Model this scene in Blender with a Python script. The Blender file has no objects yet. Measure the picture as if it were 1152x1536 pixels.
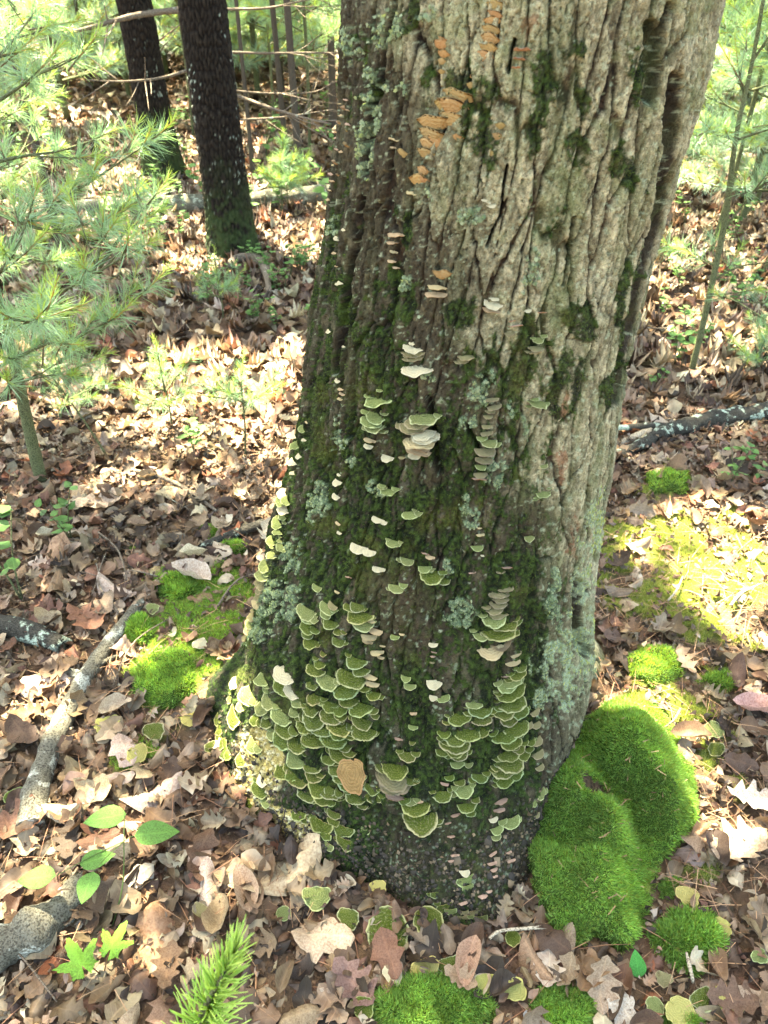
import bpy, math, random
import numpy as np
from mathutils import Vector, Matrix, Euler

RNG = np.random.default_rng(7)
random.seed(7)
C = bpy.context.scene.collection
SC = bpy.context.scene

# ------------------------------------------------------------------ camera
CAM_H = 1.5
PITCH = math.radians(38.0)
FPX = 1154.0                      # focal length in photo pixels (1152 x 1536)
cam_d = bpy.data.cameras.new('camera')
cam = bpy.data.objects.new('camera', cam_d)
C.objects.link(cam)
cam.location = (0, 0, CAM_H)
cam.rotation_euler = (math.radians(90) - PITCH, 0, 0)
cam_d.sensor_fit = 'VERTICAL'
cam_d.sensor_height = 36.0
cam_d.lens = 36.0 * FPX / 1536.0
cam_d.clip_start = 0.02
cam_d.clip_end = 400
cam_d.dof.use_dof = True
cam_d.dof.focus_distance = 1.35
cam_d.dof.aperture_fstop = 9.0
SC.camera = cam

# ------------------------------------------------------------------ sky, sun
SUN_AZ = math.atan2(-0.50, 0.86)          # compass angle from +Y towards +X
SUN_EL = math.radians(64)
world = bpy.data.worlds.new('World')
SC.world = world
world.use_nodes = True
wt = world.node_tree
wt.nodes.clear()
wo = wt.nodes.new('ShaderNodeOutputWorld')
wb = wt.nodes.new('ShaderNodeBackground')
ws = wt.nodes.new('ShaderNodeTexSky')
ws.sky_type = 'NISHITA'
ws.sun_disc = False
ws.sun_elevation = SUN_EL
ws.sun_rotation = SUN_AZ
ws.air_density = 1.0
ws.dust_density = 3.0
ws.ozone_density = 1.0
wb.inputs['Strength'].default_value = 0.075
wt.links.new(ws.outputs[0], wb.inputs[0])
wt.links.new(wb.outputs[0], wo.inputs[0])
SUNV = np.array([math.sin(SUN_AZ) * math.cos(SUN_EL), math.cos(SUN_AZ) * math.cos(SUN_EL), math.sin(SUN_EL)])
sl = bpy.data.lights.new('sun', 'SUN')
sl.energy = 5.0
sl.angle = math.radians(0.53)
sl.color = (1.0, 0.95, 0.86)
so = bpy.data.objects.new('sun', sl)
C.objects.link(so)
so.rotation_euler = Vector(SUNV).to_track_quat('Z', 'Y').to_euler()
so.location = (-3, 6, 12)

SC.view_settings.view_transform = 'Standard'
SC.view_settings.look = 'None'
SC.view_settings.exposure = 4.5
SC.view_settings.gamma = 1.0
SC.view_settings.use_curve_mapping = False
SC.view_settings.use_white_balance = True
SC.view_settings.white_balance_temperature = 7900
SC.view_settings.white_balance_tint = 0
SC.cycles.max_bounces = 6
SC.cycles.diffuse_bounces = 3
SC.cycles.glossy_bounces = 2
SC.cycles.transmission_bounces = 3
SC.cycles.transparent_max_bounces = 4
SC.cycles.use_denoising = True
SC.cycles.sample_clamp_indirect = 6.0

# ------------------------------------------------------------------ geometry of the view (used to survey the place)
SP, CP = math.sin(PITCH), math.cos(PITCH)
def ray(px, py):
    a = (np.asarray(px, float) - 576) / FPX
    b = -(np.asarray(py, float) - 768) / FPX
    return np.stack([a + 0 * b, CP + b * SP + 0 * a, -SP + b * CP + 0 * a], -1)
def at(px, py, depth):
    return np.array([0, 0, CAM_H]) + ray(px, py) * np.asarray(depth, float)[..., None]
def gnd(px, py, z=0.0):
    r = ray(px, py)
    t = (z - CAM_H) / r[..., 2]
    return np.array([0, 0, CAM_H]) + r * t[..., None]
def project(P):
    x, y, z = P[..., 0], P[..., 1], P[..., 2] - CAM_H
    d = y * CP - z * SP
    u = y * SP + z * CP
    d = np.maximum(d, 0.05)
    return 576 + FPX * x / d, 768 - FPX * u / d, d

# ------------------------------------------------------------------ noise
def _h(ix, iy, iz, s):
    n = (ix.astype(np.int64) * 374761393 + iy.astype(np.int64) * 668265263 + iz.astype(np.int64) * 2147483647 + s * 1274126177) & 0xffffffff
    n = ((n ^ (n >> 13)) * 1274126177) & 0xffffffff
    n = ((n ^ (n >> 15)) * 2246822519) & 0xffffffff
    return ((n ^ (n >> 16)) & 0xffffff) / float(0xffffff)
def vn(x, y, z=0.0, s=0):
    x, y, z = np.broadcast_arrays(np.asarray(x, float), np.asarray(y, float), np.asarray(z, float))
    i, j, k = np.floor(x), np.floor(y), np.floor(z)
    f, g, h = x - i, y - j, z - k
    f, g, h = f * f * (3 - 2 * f), g * g * (3 - 2 * g), h * h * (3 - 2 * h)
    r = 0
    for a in (0, 1):
        for b in (0, 1):
            for c in (0, 1):
                r = r + _h(i + a, j + b, k + c, s) * (f if a else 1 - f) * (g if b else 1 - g) * (h if c else 1 - h)
    return r * 2 - 1
def vn2(x, y, s=0):
    x, y = np.broadcast_arrays(np.asarray(x, float), np.asarray(y, float))
    i, j = np.floor(x), np.floor(y)
    f, g = x - i, y - j
    f, g = f * f * (3 - 2 * f), g * g * (3 - 2 * g)
    z = np.zeros_like(i)
    r = 0
    for a in (0, 1):
        for b in (0, 1):
            r = r + _h(i + a, j + b, z, s) * (f if a else 1 - f) * (g if b else 1 - g)
    return r * 2 - 1
def fbm2(x, y, s=0, o=4, l=2.1, g=0.5):
    r, a, t = 0, 1, 0
    for k in range(o):
        r = r + a * vn2(x, y, s + k * 17); t += a
        x, y, a = np.asarray(x) * l + 3.7, np.asarray(y) * l + 1.3, a * g
    return r / t
def flakes(x, y, s=0, jit=0.9):
    """cells with a level and a tilt of their own: (height 0..1, edge distance, id)"""
    i, j = np.floor(x), np.floor(y)
    f1 = np.full(x.shape, 9.0); f2 = np.full(x.shape, 9.0); cid = np.zeros(x.shape); dx = np.zeros(x.shape); dy = np.zeros(x.shape)
    z = np.zeros_like(i)
    for a in (-1, 0, 1):
        for b in (-1, 0, 1):
            qx = i + a + .5 + (_h(i + a, j + b, z, s) - .5) * jit
            qy = j + b + .5 + (_h(i + a, j + b, z, s + 5) - .5) * jit
            ex, ey = qx - x, qy - y
            d = np.maximum(np.abs(ex) * .9 + np.abs(ey) * .35, np.abs(ey) * .85 + np.abs(ex) * .2)
            c = _h(i + a, j + b, z, s + 9)
            m = d < f1
            f2 = np.where(m, f1, np.minimum(f2, d))
            cid = np.where(m, c, cid); dx = np.where(m, ex, dx); dy = np.where(m, ey, dy)
            f1 = np.where(m, d, f1)
    gx_ = np.mod(cid * 37.7, 1) - .5; gy_ = np.mod(cid * 91.3, 1) - .5
    return .5 + .55 * (cid - .5) + .9 * (gx_ * dx + gy_ * dy), f2 - f1, cid
def worley(x, y, s=0, jit=0.9):
    i, j = np.floor(x), np.floor(y)
    f1 = np.full(x.shape, 9.0); f2 = np.full(x.shape, 9.0); cid = np.zeros(x.shape)
    z = np.zeros_like(i)
    for a in (-1, 0, 1):
        for b in (-1, 0, 1):
            qx = i + a + .5 + (_h(i + a, j + b, z, s) - .5) * jit
            qy = j + b + .5 + (_h(i + a, j + b, z, s + 5) - .5) * jit
            d = np.hypot(qx - x, qy - y)
            c = _h(i + a, j + b, z, s + 9)
            m = d < f1
            f2 = np.where(m, f1, np.minimum(f2, d))
            cid = np.where(m, c, cid)
            f1 = np.where(m, d, f1)
    return f1, f2, cid
def sstep(a, b, x):
    t = np.clip((x - a) / (b - a), 0, 1)
    return t * t * (3 - 2 * t)
def lerp(a, b, t): return a + (b - a) * t

# ------------------------------------------------------------------ mesh helpers
def mesh(name, V, F, col=None, uv=None, mats=(), mi=None, smooth=True):
    """V (n,3); F (m,3|4) array or list of such arrays; col per-vertex (n,3|4); uv per-vertex (n,2)."""
    Fs = [np.asarray(f) for f in (F if isinstance(F, list) else [F]) if len(f)]
    me = bpy.data.meshes.new(name)
    V = np.asarray(V, np.float32)
    tot = np.concatenate([np.full(len(f), f.shape[1], np.int32) for f in Fs])
    idx = np.concatenate([f.reshape(-1) for f in Fs]).astype(np.int32)
    me.vertices.add(len(V)); me.vertices.foreach_set('co', V.reshape(-1))
    me.loops.add(len(idx)); me.loops.foreach_set('vertex_index', idx)
    me.polygons.add(len(tot))
    st = np.concatenate([[0], np.cumsum(tot)[:-1]]).astype(np.int32)
    me.polygons.foreach_set('loop_start', st)
    try: me.polygons.foreach_set('loop_total', tot)
    except Exception: pass
    if smooth: me.polygons.foreach_set('use_smooth', np.ones(len(tot), bool))
    for m in mats: me.materials.append(m)
    if mi is not None: me.polygons.foreach_set('material_index', np.asarray(mi, np.int32))
    if uv is not None:
        l = me.uv_layers.new(name='UVMap')
        l.data.foreach_set('uv', np.asarray(uv, np.float32)[idx].reshape(-1))
    if col is not None:
        col = np.asarray(col, np.float32)
        if col.shape[1] == 3: col = np.concatenate([col, np.ones((len(col), 1), np.float32)], 1)
        a = me.color_attributes.new('Col', 'FLOAT_COLOR', 'POINT')
        a.data.foreach_set('color', col.reshape(-1))
    me.update(calc_edges=True)
    me.validate()
    return me
def link(name, me, parent=None, loc=None, rot=None, scale=None, kind=None):
    o = bpy.data.objects.new(name, me)
    C.objects.link(o)
    if parent is not None: o.parent = parent
    if loc is not None: o.location = loc
    if rot is not None: o.rotation_euler = rot
    if scale is not None: o.scale = scale if hasattr(scale, '__len__') else (scale,) * 3
    if kind: o['kind'] = kind
    return o
def tag(o, label, cat, group=None):
    o['label'] = label; o['category'] = cat
    if group: o['group'] = group
    return o
def thing(name, label, cat, loc=(0, 0, 0), group=None, rz=0):
    o = bpy.data.objects.new(name, None); C.objects.link(o)
    o.empty_display_size = .1
    o.location = loc; o.rotation_euler = (0, 0, rz)
    return tag(o, label, cat, group)
def grid_faces(nu, nv, wrap=False):
    """rows nv, columns nu -> quads; vertex index = r*nu + c"""
    c = np.arange(nu if wrap else nu - 1); r = np.arange(nv - 1)
    R_, C_ = np.meshgrid(r, c, indexing='ij')
    a = R_ * nu + C_; b = R_ * nu + (C_ + 1) % nu
    return np.stack([a, b, b + nu, a + nu], -1).reshape(-1, 4)
def frames(P):
    T = np.gradient(P, axis=0); T /= np.linalg.norm(T, axis=1)[:, None] + 1e-9
    N = np.zeros_like(P); n = np.cross(T[0], [0.13, .21, .97])
    if np.linalg.norm(n) < .1: n = np.cross(T[0], [1, 0, 0])
    n /= np.linalg.norm(n)
    for i in range(len(P)):
        n = n - T[i] * np.dot(n, T[i]); n /= np.linalg.norm(n); N[i] = n
    return T, N, np.cross(T, N)
def smooth_path(pts, n):
    pts = np.asarray(pts, float)
    if len(pts) == 2: return pts[0] + (pts[1] - pts[0]) * np.linspace(0, 1, n)[:, None]
    d = np.concatenate([[0], np.cumsum(np.linalg.norm(np.diff(pts, axis=0), axis=1))]); d /= d[-1]
    t = np.linspace(0, 1, n)
    # catmull-rom
    out = []
    for x in t:
        k = min(np.searchsorted(d, x, side='right') - 1, len(pts) - 2); k = max(k, 0)
        u = (x - d[k]) / (d[k + 1] - d[k] + 1e-9)
        p0, p1, p2, p3 = pts[max(k - 1, 0)], pts[k], pts[k + 1], pts[min(k + 2, len(pts) - 1)]
        out.append(.5 * (2 * p1 + (p2 - p0) * u + (2 * p0 - 5 * p1 + 4 * p2 - p3) * u * u + (3 * p1 - p0 - 3 * p2 + p3) * u ** 3))
    return np.array(out)
def tube(pts, rads, n=24, sides=10, rough=0.0, freq=20, seed=0, cap=True, jag=0.0):
    """returns V, F(list), uv"""
    P = smooth_path(pts, n)
    R = np.interp(np.linspace(0, 1, n), np.linspace(0, 1, len(rads)), rads)
    T, N, B = frames(P)
    a = np.arange(sides) / sides * 2 * np.pi
    ring = N[:, None, :] * np.cos(a)[None, :, None] + B[:, None, :] * np.sin(a)[None, :, None]
    L = np.linspace(0, np.linalg.norm(np.diff(P, axis=0), axis=1).sum(), n)
    r = R[:, None] * np.ones(sides)
    if rough:
        Q = P[:, None] + ring * R[:, None, None]
        r = r * (1 + rough * (vn(Q[..., 0] * freq, Q[..., 1] * freq, Q[..., 2] * freq, seed) + .6 * vn(Q[..., 0] * freq * 3, Q[..., 1] * freq * 3, Q[..., 2] * freq * 3, seed + 3)))
    V = P[:, None] + ring * r[..., None]
    if jag:
        j = _h(np.arange(sides), np.zeros(sides), np.zeros(sides), seed) * jag
        V[-1] += T[-1] * j[:, None]
    V = V.reshape(-1, 3)
    uv = np.stack([np.tile(a / (2 * np.pi), n), np.repeat(L, sides)], 1)
    F = [grid_faces(sides, n, wrap=True)]
    if cap:
        V = np.concatenate([V, [P[0], P[-1]]]); uv = np.concatenate([uv, [[0, 0], [0, L[-1]]]])
        k = np.arange(sides)
        F.append(np.stack([(k + 1) % sides, k, np.full(sides, n * sides)], 1))
        o = (n - 1) * sides
        F.append(np.stack([o + k, o + (k + 1) % sides, np.full(sides, n * sides + 1)], 1))
    return V, F, uv
def join(parts):
    """parts: list of (V, [F], uv|None, col|None) -> merged arrays"""
    Vs, Fq, Ft, U, K = [], [], [], [], []
    o = 0
    for V, F, uv, col in parts:
        Vs.append(V)
        for f in (F if isinstance(F, list) else [F]):
            if len(f) == 0: continue
            (Ft if f.shape[1] == 3 else Fq).append(f + o)
        U.append(uv if uv is not None else np.zeros((len(V), 2)))
        K.append(np.broadcast_to(col, (len(V), 3)) if col is not None else np.ones((len(V), 3)))
        o += len(V)
    F = []
    if Fq: F.append(np.concatenate(Fq))
    if Ft: F.append(np.concatenate(Ft))
    return np.concatenate(Vs), F, np.concatenate(U), np.concatenate(K)
def scatter(V, F, uv, M, T, col=None, tcol=None):
    """repeat template (V,F,uv) with matrices M (k,3,3) and offsets T (k,3); col (k,3) multiplies/sets colour"""
    k, n = len(T), len(V)
    W = (np.einsum('kij,nj->kni', M, V) + T[:, None]).reshape(-1, 3)
    FF = [(f[None] + (np.arange(k) * n)[:, None, None]).reshape(-1, f.shape[1]) for f in (F if isinstance(F, list) else [F])]
    U = np.tile(uv, (k, 1)) if uv is not None else None
    K = None
    if col is not None:
        K = np.repeat(col, n, axis=0)
        if tcol is not None: K = K * np.tile(tcol, (k, 1))
    elif tcol is not None: K = np.tile(tcol, (k, 1))
    return W, FF, U, K
def rotmats(yaw, tilt, tdir, scale=1.0):
    """local z-up objects: spin by yaw then tilt by 'tilt' about horizontal axis in direction tdir"""
    yaw, tilt, tdir = [np.asarray(v, float) for v in np.broadcast_arrays(yaw, tilt, tdir)]
    c, s = np.cos(yaw), np.sin(yaw); z = np.zeros_like(c); o = np.ones_like(c)
    Rz = np.stack([np.stack([c, -s, z], -1), np.stack([s, c, z], -1), np.stack([z, z, o], -1)], -2)
    ax, ay = np.cos(tdir), np.sin(tdir); c, s = np.cos(tilt), np.sin(tilt); t = 1 - c
    Rt = np.stack([np.stack([t * ax * ax + c, t * ax * ay, s * ay], -1),
                   np.stack([t * ax * ay, t * ay * ay + c, -s * ax], -1),
                   np.stack([-s * ay, s * ax, c], -1)], -2)
    return np.einsum('kij,kjl->kil', Rt, Rz) * np.reshape(np.broadcast_to(scale, yaw.shape), (-1, 1, 1))
def dirmats(D, spin, scale=1.0):
    """matrices taking local +Z to direction D"""
    D = D / np.linalg.norm(D, axis=1)[:, None]
    a = np.where(np.abs(D[:, 2:3]) < .9, np.array([[0, 0, 1.]]), np.array([[1., 0, 0]]))
    X = np.cross(a, D); X /= np.linalg.norm(X, axis=1)[:, None]
    Y = np.cross(D, X)
    c, s = np.cos(spin)[:, None], np.sin(spin)[:, None]
    X2 = X * c + Y * s; Y2 = -X * s + Y * c
    return np.stack([X2, Y2, D], -1) * np.reshape(np.broadcast_to(scale, spin.shape), (-1, 1, 1))

# ------------------------------------------------------------------ materials
class NT:
    def __init__(s, name):
        s.m = bpy.data.materials.new(name); s.m.use_nodes = True
        s.t = s.m.node_tree; s.t.nodes.clear()
        s.out = s.t.nodes.new('ShaderNodeOutputMaterial')
    def n(s, typ, **k):
        nd = s.t.nodes.new(typ)
        for a, b in k.items():
            if a.startswith('i_'):
                key = a[2:]; key = int(key) if key.isdigit() else key.replace('_', ' ')
                s.put(nd.inputs[key], b)
            else: setattr(nd, a, b)
        return nd
    def put(s, sock, v):
        if isinstance(v, bpy.types.NodeSocket): s.t.links.new(v, sock)
        elif isinstance(v, bpy.types.Node): s.t.links.new(v.outputs[0], sock)
        else:
            if hasattr(v, '__len__') and len(v) == 3 and sock.type == 'RGBA': v = (*v, 1)
            sock.default_value = v
    def math(s, op, a, b=0.0, c=None, clamp=False):
        nd = s.n('ShaderNodeMath', operation=op, use_clamp=clamp); s.put(nd.inputs[0], a); s.put(nd.inputs[1], b)
        if c is not None: s.put(nd.inputs[2], c)
        return nd.outputs[0]
    def mix(s, f, a, b, mode='MIX'):
        nd = s.n('ShaderNodeMix', data_type='RGBA', blend_type=mode)
        s.put(nd.inputs['Factor'], f); s.put(nd.inputs[6], a); s.put(nd.inputs[7], b)
        return nd.outputs[2]
    def noise(s, scale, detail=4, rough=.55, vec=None, out=0):
        nd = s.n('ShaderNodeTexNoise'); nd.inputs['Scale'].default_value = scale; nd.inputs['Detail'].default_value = detail
        nd.inputs['Roughness'].default_value = rough
        if vec is not None: s.put(nd.inputs['Vector'], vec)
        return nd.outputs[out]
    def ramp(s, f, stops):
        nd = s.n('ShaderNodeValToRGB'); s.put(nd.inputs[0], f)
        e = nd.color_ramp.elements
        while len(e) < len(stops): e.new(.5)
        for x, (p, c) in zip(e, stops): x.position = p; x.color = (*c, 1) if hasattr(c, '__len__') else (c, c, c, 1)
        return nd.outputs[0]
    def bump(s, h, strength=.5, dist=.002):
        nd = s.n('ShaderNodeBump'); s.put(nd.inputs['Height'], h); nd.inputs['Strength'].default_value = strength; nd.inputs['Distance'].default_value = dist
        return nd.outputs[0]
    def pbr(s, col, rough=.8, nrm=None, spec=.3, transl=0.0, tcol=None):
        b = s.n('ShaderNodeBsdfPrincipled'); s.put(b.inputs['Base Color'], col); s.put(b.inputs['Roughness'], rough)
        b.inputs['Specular IOR Level'].default_value = spec
        if nrm is not None: s.put(b.inputs['Normal'], nrm)
        sh = b.outputs[0]
        if transl:
            t = s.n('ShaderNodeBsdfTranslucent'); s.put(t.inputs[0], tcol if tcol is not None else col)
            if nrm is not None: s.put(t.inputs['Normal'], nrm)
            mx = s.n('ShaderNodeMixShader'); s.put(mx.inputs[0], transl); s.put(mx.inputs[1], sh); s.put(mx.inputs[2], t.outputs[0])
            sh = mx.outputs[0]
        s.t.links.new(sh, s.out.inputs[0])
        return s.m
def vcol(s): return s.n('ShaderNodeAttribute', attribute_name='Col').outputs['Color']
def geo_pos(s): return s.n('ShaderNodeTexCoord').outputs['Object']

def leaf_mat(name, source, transl=.22, veins=True):
    s = NT(name)
    if source == 'object':
        oi = s.n('ShaderNodeObjectInfo'); base = oi.outputs['Color']
    else: base = vcol(s)
    uvn = s.n('ShaderNodeUVMap'); sx = s.n('ShaderNodeSeparateXYZ'); s.put(sx.inputs[0], uvn.outputs[0])
    P = geo_pos(s)
    n1 = s.noise(28, 4, .6, P); n2 = s.noise(160, 3, .6, P)
    c = s.mix(s.ramp(n1, [(.4, 0), (.62, 1)]), base, s.mix(1.0, base, (.55, .45, .40), 'MULTIPLY'))
    c = s.mix(s.math('MULTIPLY', n2, .35), c, s.mix(1.0, base, (1.35, 1.3, 1.2), 'MULTIPLY'))
    nrm = None
    if veins:
        ax = s.math('ABSOLUTE', sx.outputs[0])
        mid = s.math('SUBTRACT', 1.0, s.math('MULTIPLY', ax, 14.0), clamp=True)
        w = s.math('SUBTRACT', s.math('MULTIPLY', sx.outputs[1], 9.0), s.math('MULTIPLY', ax, 2.6))
        fr = s.math('ABSOLUTE', s.math('SUBTRACT', s.math('FRACT', w), .5))
        side = s.math('SUBTRACT', 1.0, s.math('MULTIPLY', fr, 9.0), clamp=True)
        v = s.math('MAXIMUM', mid, s.math('MULTIPLY', side, .6))
        c = s.mix(s.math('MULTIPLY', v, .45), c, s.mix(1.0, base, (1.5, 1.4, 1.25), 'MULTIPLY'))
        nrm = s.bump(s.math('ADD', s.math('MULTIPLY', v, .6), n2), .5, .002)
    return s.pbr(c, .62, nrm, .35, transl)
def veg_mat(name, source='vcol', transl=.45, rough=.5, tint=(1.25, 1.25, .7)):
    s = NT(name)
    base = vcol(s) if source == 'vcol' else s.n('ShaderNodeObjectInfo').outputs['Color']
    tc = s.mix(1.0, base, tint, 'MULTIPLY')
    return s.pbr(base, rough, None, .4, transl, tc)

M = {}
M['dead_leaf'] = leaf_mat('dead_leaf', 'object')
M['litter'] = leaf_mat('litter', 'vcol')
M['litter_far'] = leaf_mat('litter_far', 'vcol', veins=False)
M['green_leaf'] = leaf_mat('green_leaf', 'vcol', transl=.45)
M['needle'] = veg_mat('needle', transl=.35, rough=.45)
M['shade_canopy_leaf'] = veg_mat('shade_canopy_leaf', transl=.2)
M['moss'] = veg_mat('moss', transl=.6, rough=.75, tint=(1.3, 1.2, .5))
M['bright_needle'] = veg_mat('bright_needle', transl=.55, rough=.5)
M['straw'] = veg_mat('straw', transl=.1, rough=.7)

def trunk_mat():
    s = NT('oak_bark'); b = vcol(s); P = geo_pos(s)
    n1 = s.noise(140, 6, .7, P); n2 = s.noise(700, 3, .6, P)
    c = s.mix(s.ramp(n1, [(.32, 0), (.7, 1)]), s.mix(1.0, b, (.55, .53, .5), 'MULTIPLY'), s.mix(1.0, b, (1.4, 1.4, 1.35), 'MULTIPLY'))
    c = s.mix(s.math('MULTIPLY', s.ramp(n2, [(.5, 0), (.68, 1)]), .55), c, s.mix(1.0, b, (1.8, 1.75, 1.5), 'MULTIPLY'))
    n4 = s.noise(330, 4, .75, P)
    c = s.mix(s.math('MULTIPLY', s.ramp(n4, [(.36, 1), (.48, 0)]), .75), c, s.mix(1.0, b, (.28, .25, .22), 'MULTIPLY'))
    h = s.math('ADD', s.math('ADD', s.math('MULTIPLY', n1, 1.0), s.math('MULTIPLY', n2, .35)), n4)
    return s.pbr(c, .9, s.bump(h, .9, .006), .15)
M['oak_bark'] = trunk_mat()
def dark_bark():
    s = NT('pine_bark'); b = vcol(s); P = geo_pos(s)
    n1 = s.noise(60, 6, .7, P)
    c = s.mix(n1, s.mix(1.0, b, (.5, .5, .5), 'MULTIPLY'), s.mix(1.0, b, (1.5, 1.5, 1.5), 'MULTIPLY'))
    return s.pbr(c, .92, s.bump(n1, .8, .006), .1)
M['pine_bark'] = dark_bark()
def wood_mat(name, a, b, lich, amt=.55):
    s = NT(name); P = geo_pos(s)
    n1 = s.noise(45, 6, .7, P); n2 = s.noise(22, 5, .65, P); n3 = s.noise(260, 3, .6, P)
    c = s.mix(n1, a, b)
    c = s.mix(s.ramp(n2, [(amt, 0), (amt + .06, 1)]), c, lich)
    c = s.mix(s.ramp(n3, [(.38, .9), (.55, 0)]), c, s.mix(1.0, c, (.25, .22, .2), 'MULTIPLY'))
    return s.pbr(c, .9, s.bump(s.math('ADD', n1, n3), .8, .005), .15)
M['log_bark'] = wood_mat('log_bark', (.05, .045, .03), (.22, .205, .15), (.34, .36, .27), .55)
M['white_log'] = wood_mat('white_log', (.05, .045, .035), (.19, .175, .13), (.36, .36, .30), .54)
M['black_log'] = wood_mat('black_log', (.015, .012, .01), (.07, .065, .05), (.36, .42, .32), .53)
M['pale_wood'] = wood_mat('pale_wood', (.30, .24, .16), (.45, .38, .28), (.18, .13, .08), .62)
M['twig'] = wood_mat('twig', (.09, .065, .045), (.24, .19, .14), (.33, .33, .26), .6)
M['green_stem'] = wood_mat('green_stem', (.07, .085, .03), (.15, .15, .08), (.2, .2, .14), .66)

def soil():
    s = NT('forest_soil'); P = geo_pos(s)
    n1 = s.noise(9, 6, .65, P); n2 = s.noise(60, 5, .7, P); n3 = s.noise(2.2, 3, .6, P)
    c = s.mix(n2, (.035, .022, .013), (.20, .13, .08))
    c = s.mix(s.ramp(n1, [(.45, 0), (.6, 1)]), c, (.12, .07, .045))
    c = s.mix(s.math('MULTIPLY', vcol(s), 1.0), c, s.mix(n2, (.05, .09, .012), (.22, .26, .05)))
    return s.pbr(c, .95, s.bump(s.math('ADD', n2, n1), 1.0, .02), .1)
M['soil'] = soil()

def bracket_mat():
    s = NT('bracket_fungus')
    oi = s.n('ShaderNodeObjectInfo'); base = oi.outputs['Color']; green = oi.outputs['Alpha']
    uvn = s.n('ShaderNodeUVMap'); sx = s.n('ShaderNodeSeparateXYZ'); s.put(sx.inputs[0], uvn.outputs[0])
    rho, fl = sx.outputs[0], sx.outputs[1]
    P = geo_pos(s)
    off = s.n('ShaderNodeVectorMath', operation='ADD'); s.put(off.inputs[0], P); s.put(off.inputs[1], oi.outputs['Location'])
    n1 = s.noise(2.2, 4, .6, off.outputs[0]); n2 = s.noise(14, 4, .7, off.outputs[0])
    r2 = s.math('ADD', rho, s.math('MULTIPLY', s.math('SUBTRACT', n1, .5), .34))
    zone = s.math('SINE', s.math('MULTIPLY', r2, 38.0))
    zone = s.math('MULTIPLY_ADD', zone, .5, .5)
    dark = s.mix(1.0, base, (.62, .55, .48), 'MULTIPLY')
    c = s.mix(s.math('MULTIPLY', zone, .30), base, dark)
    # algae film grows on the older inner part of the cap
    alg = s.mix(n2, (.014, .024, .003), (.105, .135, .014))
    alg = s.mix(s.math('MULTIPLY', zone, .5), alg, s.mix(1.0, alg, (.45, .5, .5), 'MULTIPLY'))
    am = s.math('MULTIPLY', s.ramp(r2, [(.0, 1), (.87, .95), (.98, .15)]), green)
    am = s.math('MULTIPLY', am, s.ramp(n2, [(.28, .55), (.5, 1)]))
    c = s.mix(am, c, alg)
    rim = s.ramp(r2, [(.93, 0), (1.0, 1)])
    c = s.mix(s.math('MULTIPLY', rim, .35), c, base)
    under = s.math('GREATER_THAN', fl, 1.5)
    pores = s.noise(60, 2, .6, off.outputs[0])
    uc = s.mix(pores, s.mix(1.0, base, (.75, .65, .5), 'MULTIPLY'), s.mix(1.0, base, (1.1, 1.0, .85), 'MULTIPLY'))
    c = s.mix(under, c, uc)
    c = s.mix(s.math('MULTIPLY', n2, .5), c, s.mix(1.0, c, (.6, .6, .6), 'MULTIPLY'))
    return s.pbr(c, .85, s.bump(s.math('ADD', s.math('MULTIPLY', zone, .3), n2), .5, .06), .04, .05)
M['bracket'] = bracket_mat()
# ------------------------------------------------------------------ the big oak trunk: surveyed outline
SIL_L = np.array([(515, 0), (506, 100), (496, 250), (486, 350), (472, 450), (460, 560), (450, 640), (438, 720), (424, 790), (405, 860), (392, 900)], float)
SIL_R = np.array([(1112, 0), (1088, 60), (1072, 130), (1050, 190), (1020, 260), (1000, 330), (985, 400), (965, 480), (950, 560), (935, 630), (920, 700), (908, 790), (898, 850), (890, 900), (880, 960)], float)
DAX = 1.17
def _edge(sil, z):
    lo, hi = -1.2, 1.2
    t = 1.05
    def f(az):
        x, y, _ = project(np.array([t * math.sin(az), t * math.cos(az), z]))
        return x - np.interp(y, sil[:, 1], sil[:, 0])
    for _ in range(40):
        m = (lo + hi) / 2
        if f(m) > 0: hi = m
        else: lo = m
    return (lo + hi) / 2
ZS = np.linspace(0.0, 1.5, 40)
CX, CY, RR = [], [], []
for z in ZS:
    zz = max(z, .16)
    a, b = _edge(SIL_L, zz), _edge(SIL_R, zz)
    c, hf = (a + b) / 2, (b - a) / 2
    D = DAX + (.16 - min(z, .16)) * .0
    CX.append(D * math.sin(c)); CY.append(D * math.cos(c)); RR.append(D * math.sin(hf))
CX, CY, RR = [np.convolve(np.pad(np.array(v), 3, mode='edge'), np.ones(7) / 7, 'valid') for v in (CX, CY, RR)]
# continue upward, out of the frame
ZS = np.concatenate([ZS, [2.2, 4, 7, 11]])
sl_x = (CX[-1] - CX[-12]) / (1.5 * 11 / 39); CX = np.concatenate([CX, CX[-1] + sl_x * np.array([.7, 2.2, 4.0, 5.0]) * .6])
CY = np.concatenate([CY, CY[-1] + np.array([0, .05, .1, .2])])
RR = np.concatenate([RR, [RR[-1] * .96, .26, .21, .14]])
FOOT_PX = [(300, 1010), (312, 1080), (330, 1160), (380, 1240), (470, 1300), (560, 1350), (650, 1412), (730, 1415), (785, 1350), (812, 1250), (825, 1150), (850, 1080), (905, 1015), (905, 960)]
fp = gnd(np.array([p[0] for p in FOOT_PX]), np.array([p[1] for p in FOOT_PX]))
c0 = np.array([CX[0], CY[0]])
ft = np.arctan2(fp[:, 1] - c0[1], fp[:, 0] - c0[0]); fr = np.hypot(fp[:, 1] - c0[1], fp[:, 0] - c0[0])
back = np.radians([60, 100, 140, 160]); 
ft = np.concatenate([ft, back]); fr = np.concatenate([fr, RR[0] * np.array([1.03, 1.05, 1.08, 1.12])])
o_ = np.argsort(ft); ft, fr = ft[o_], fr[o_]
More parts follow.
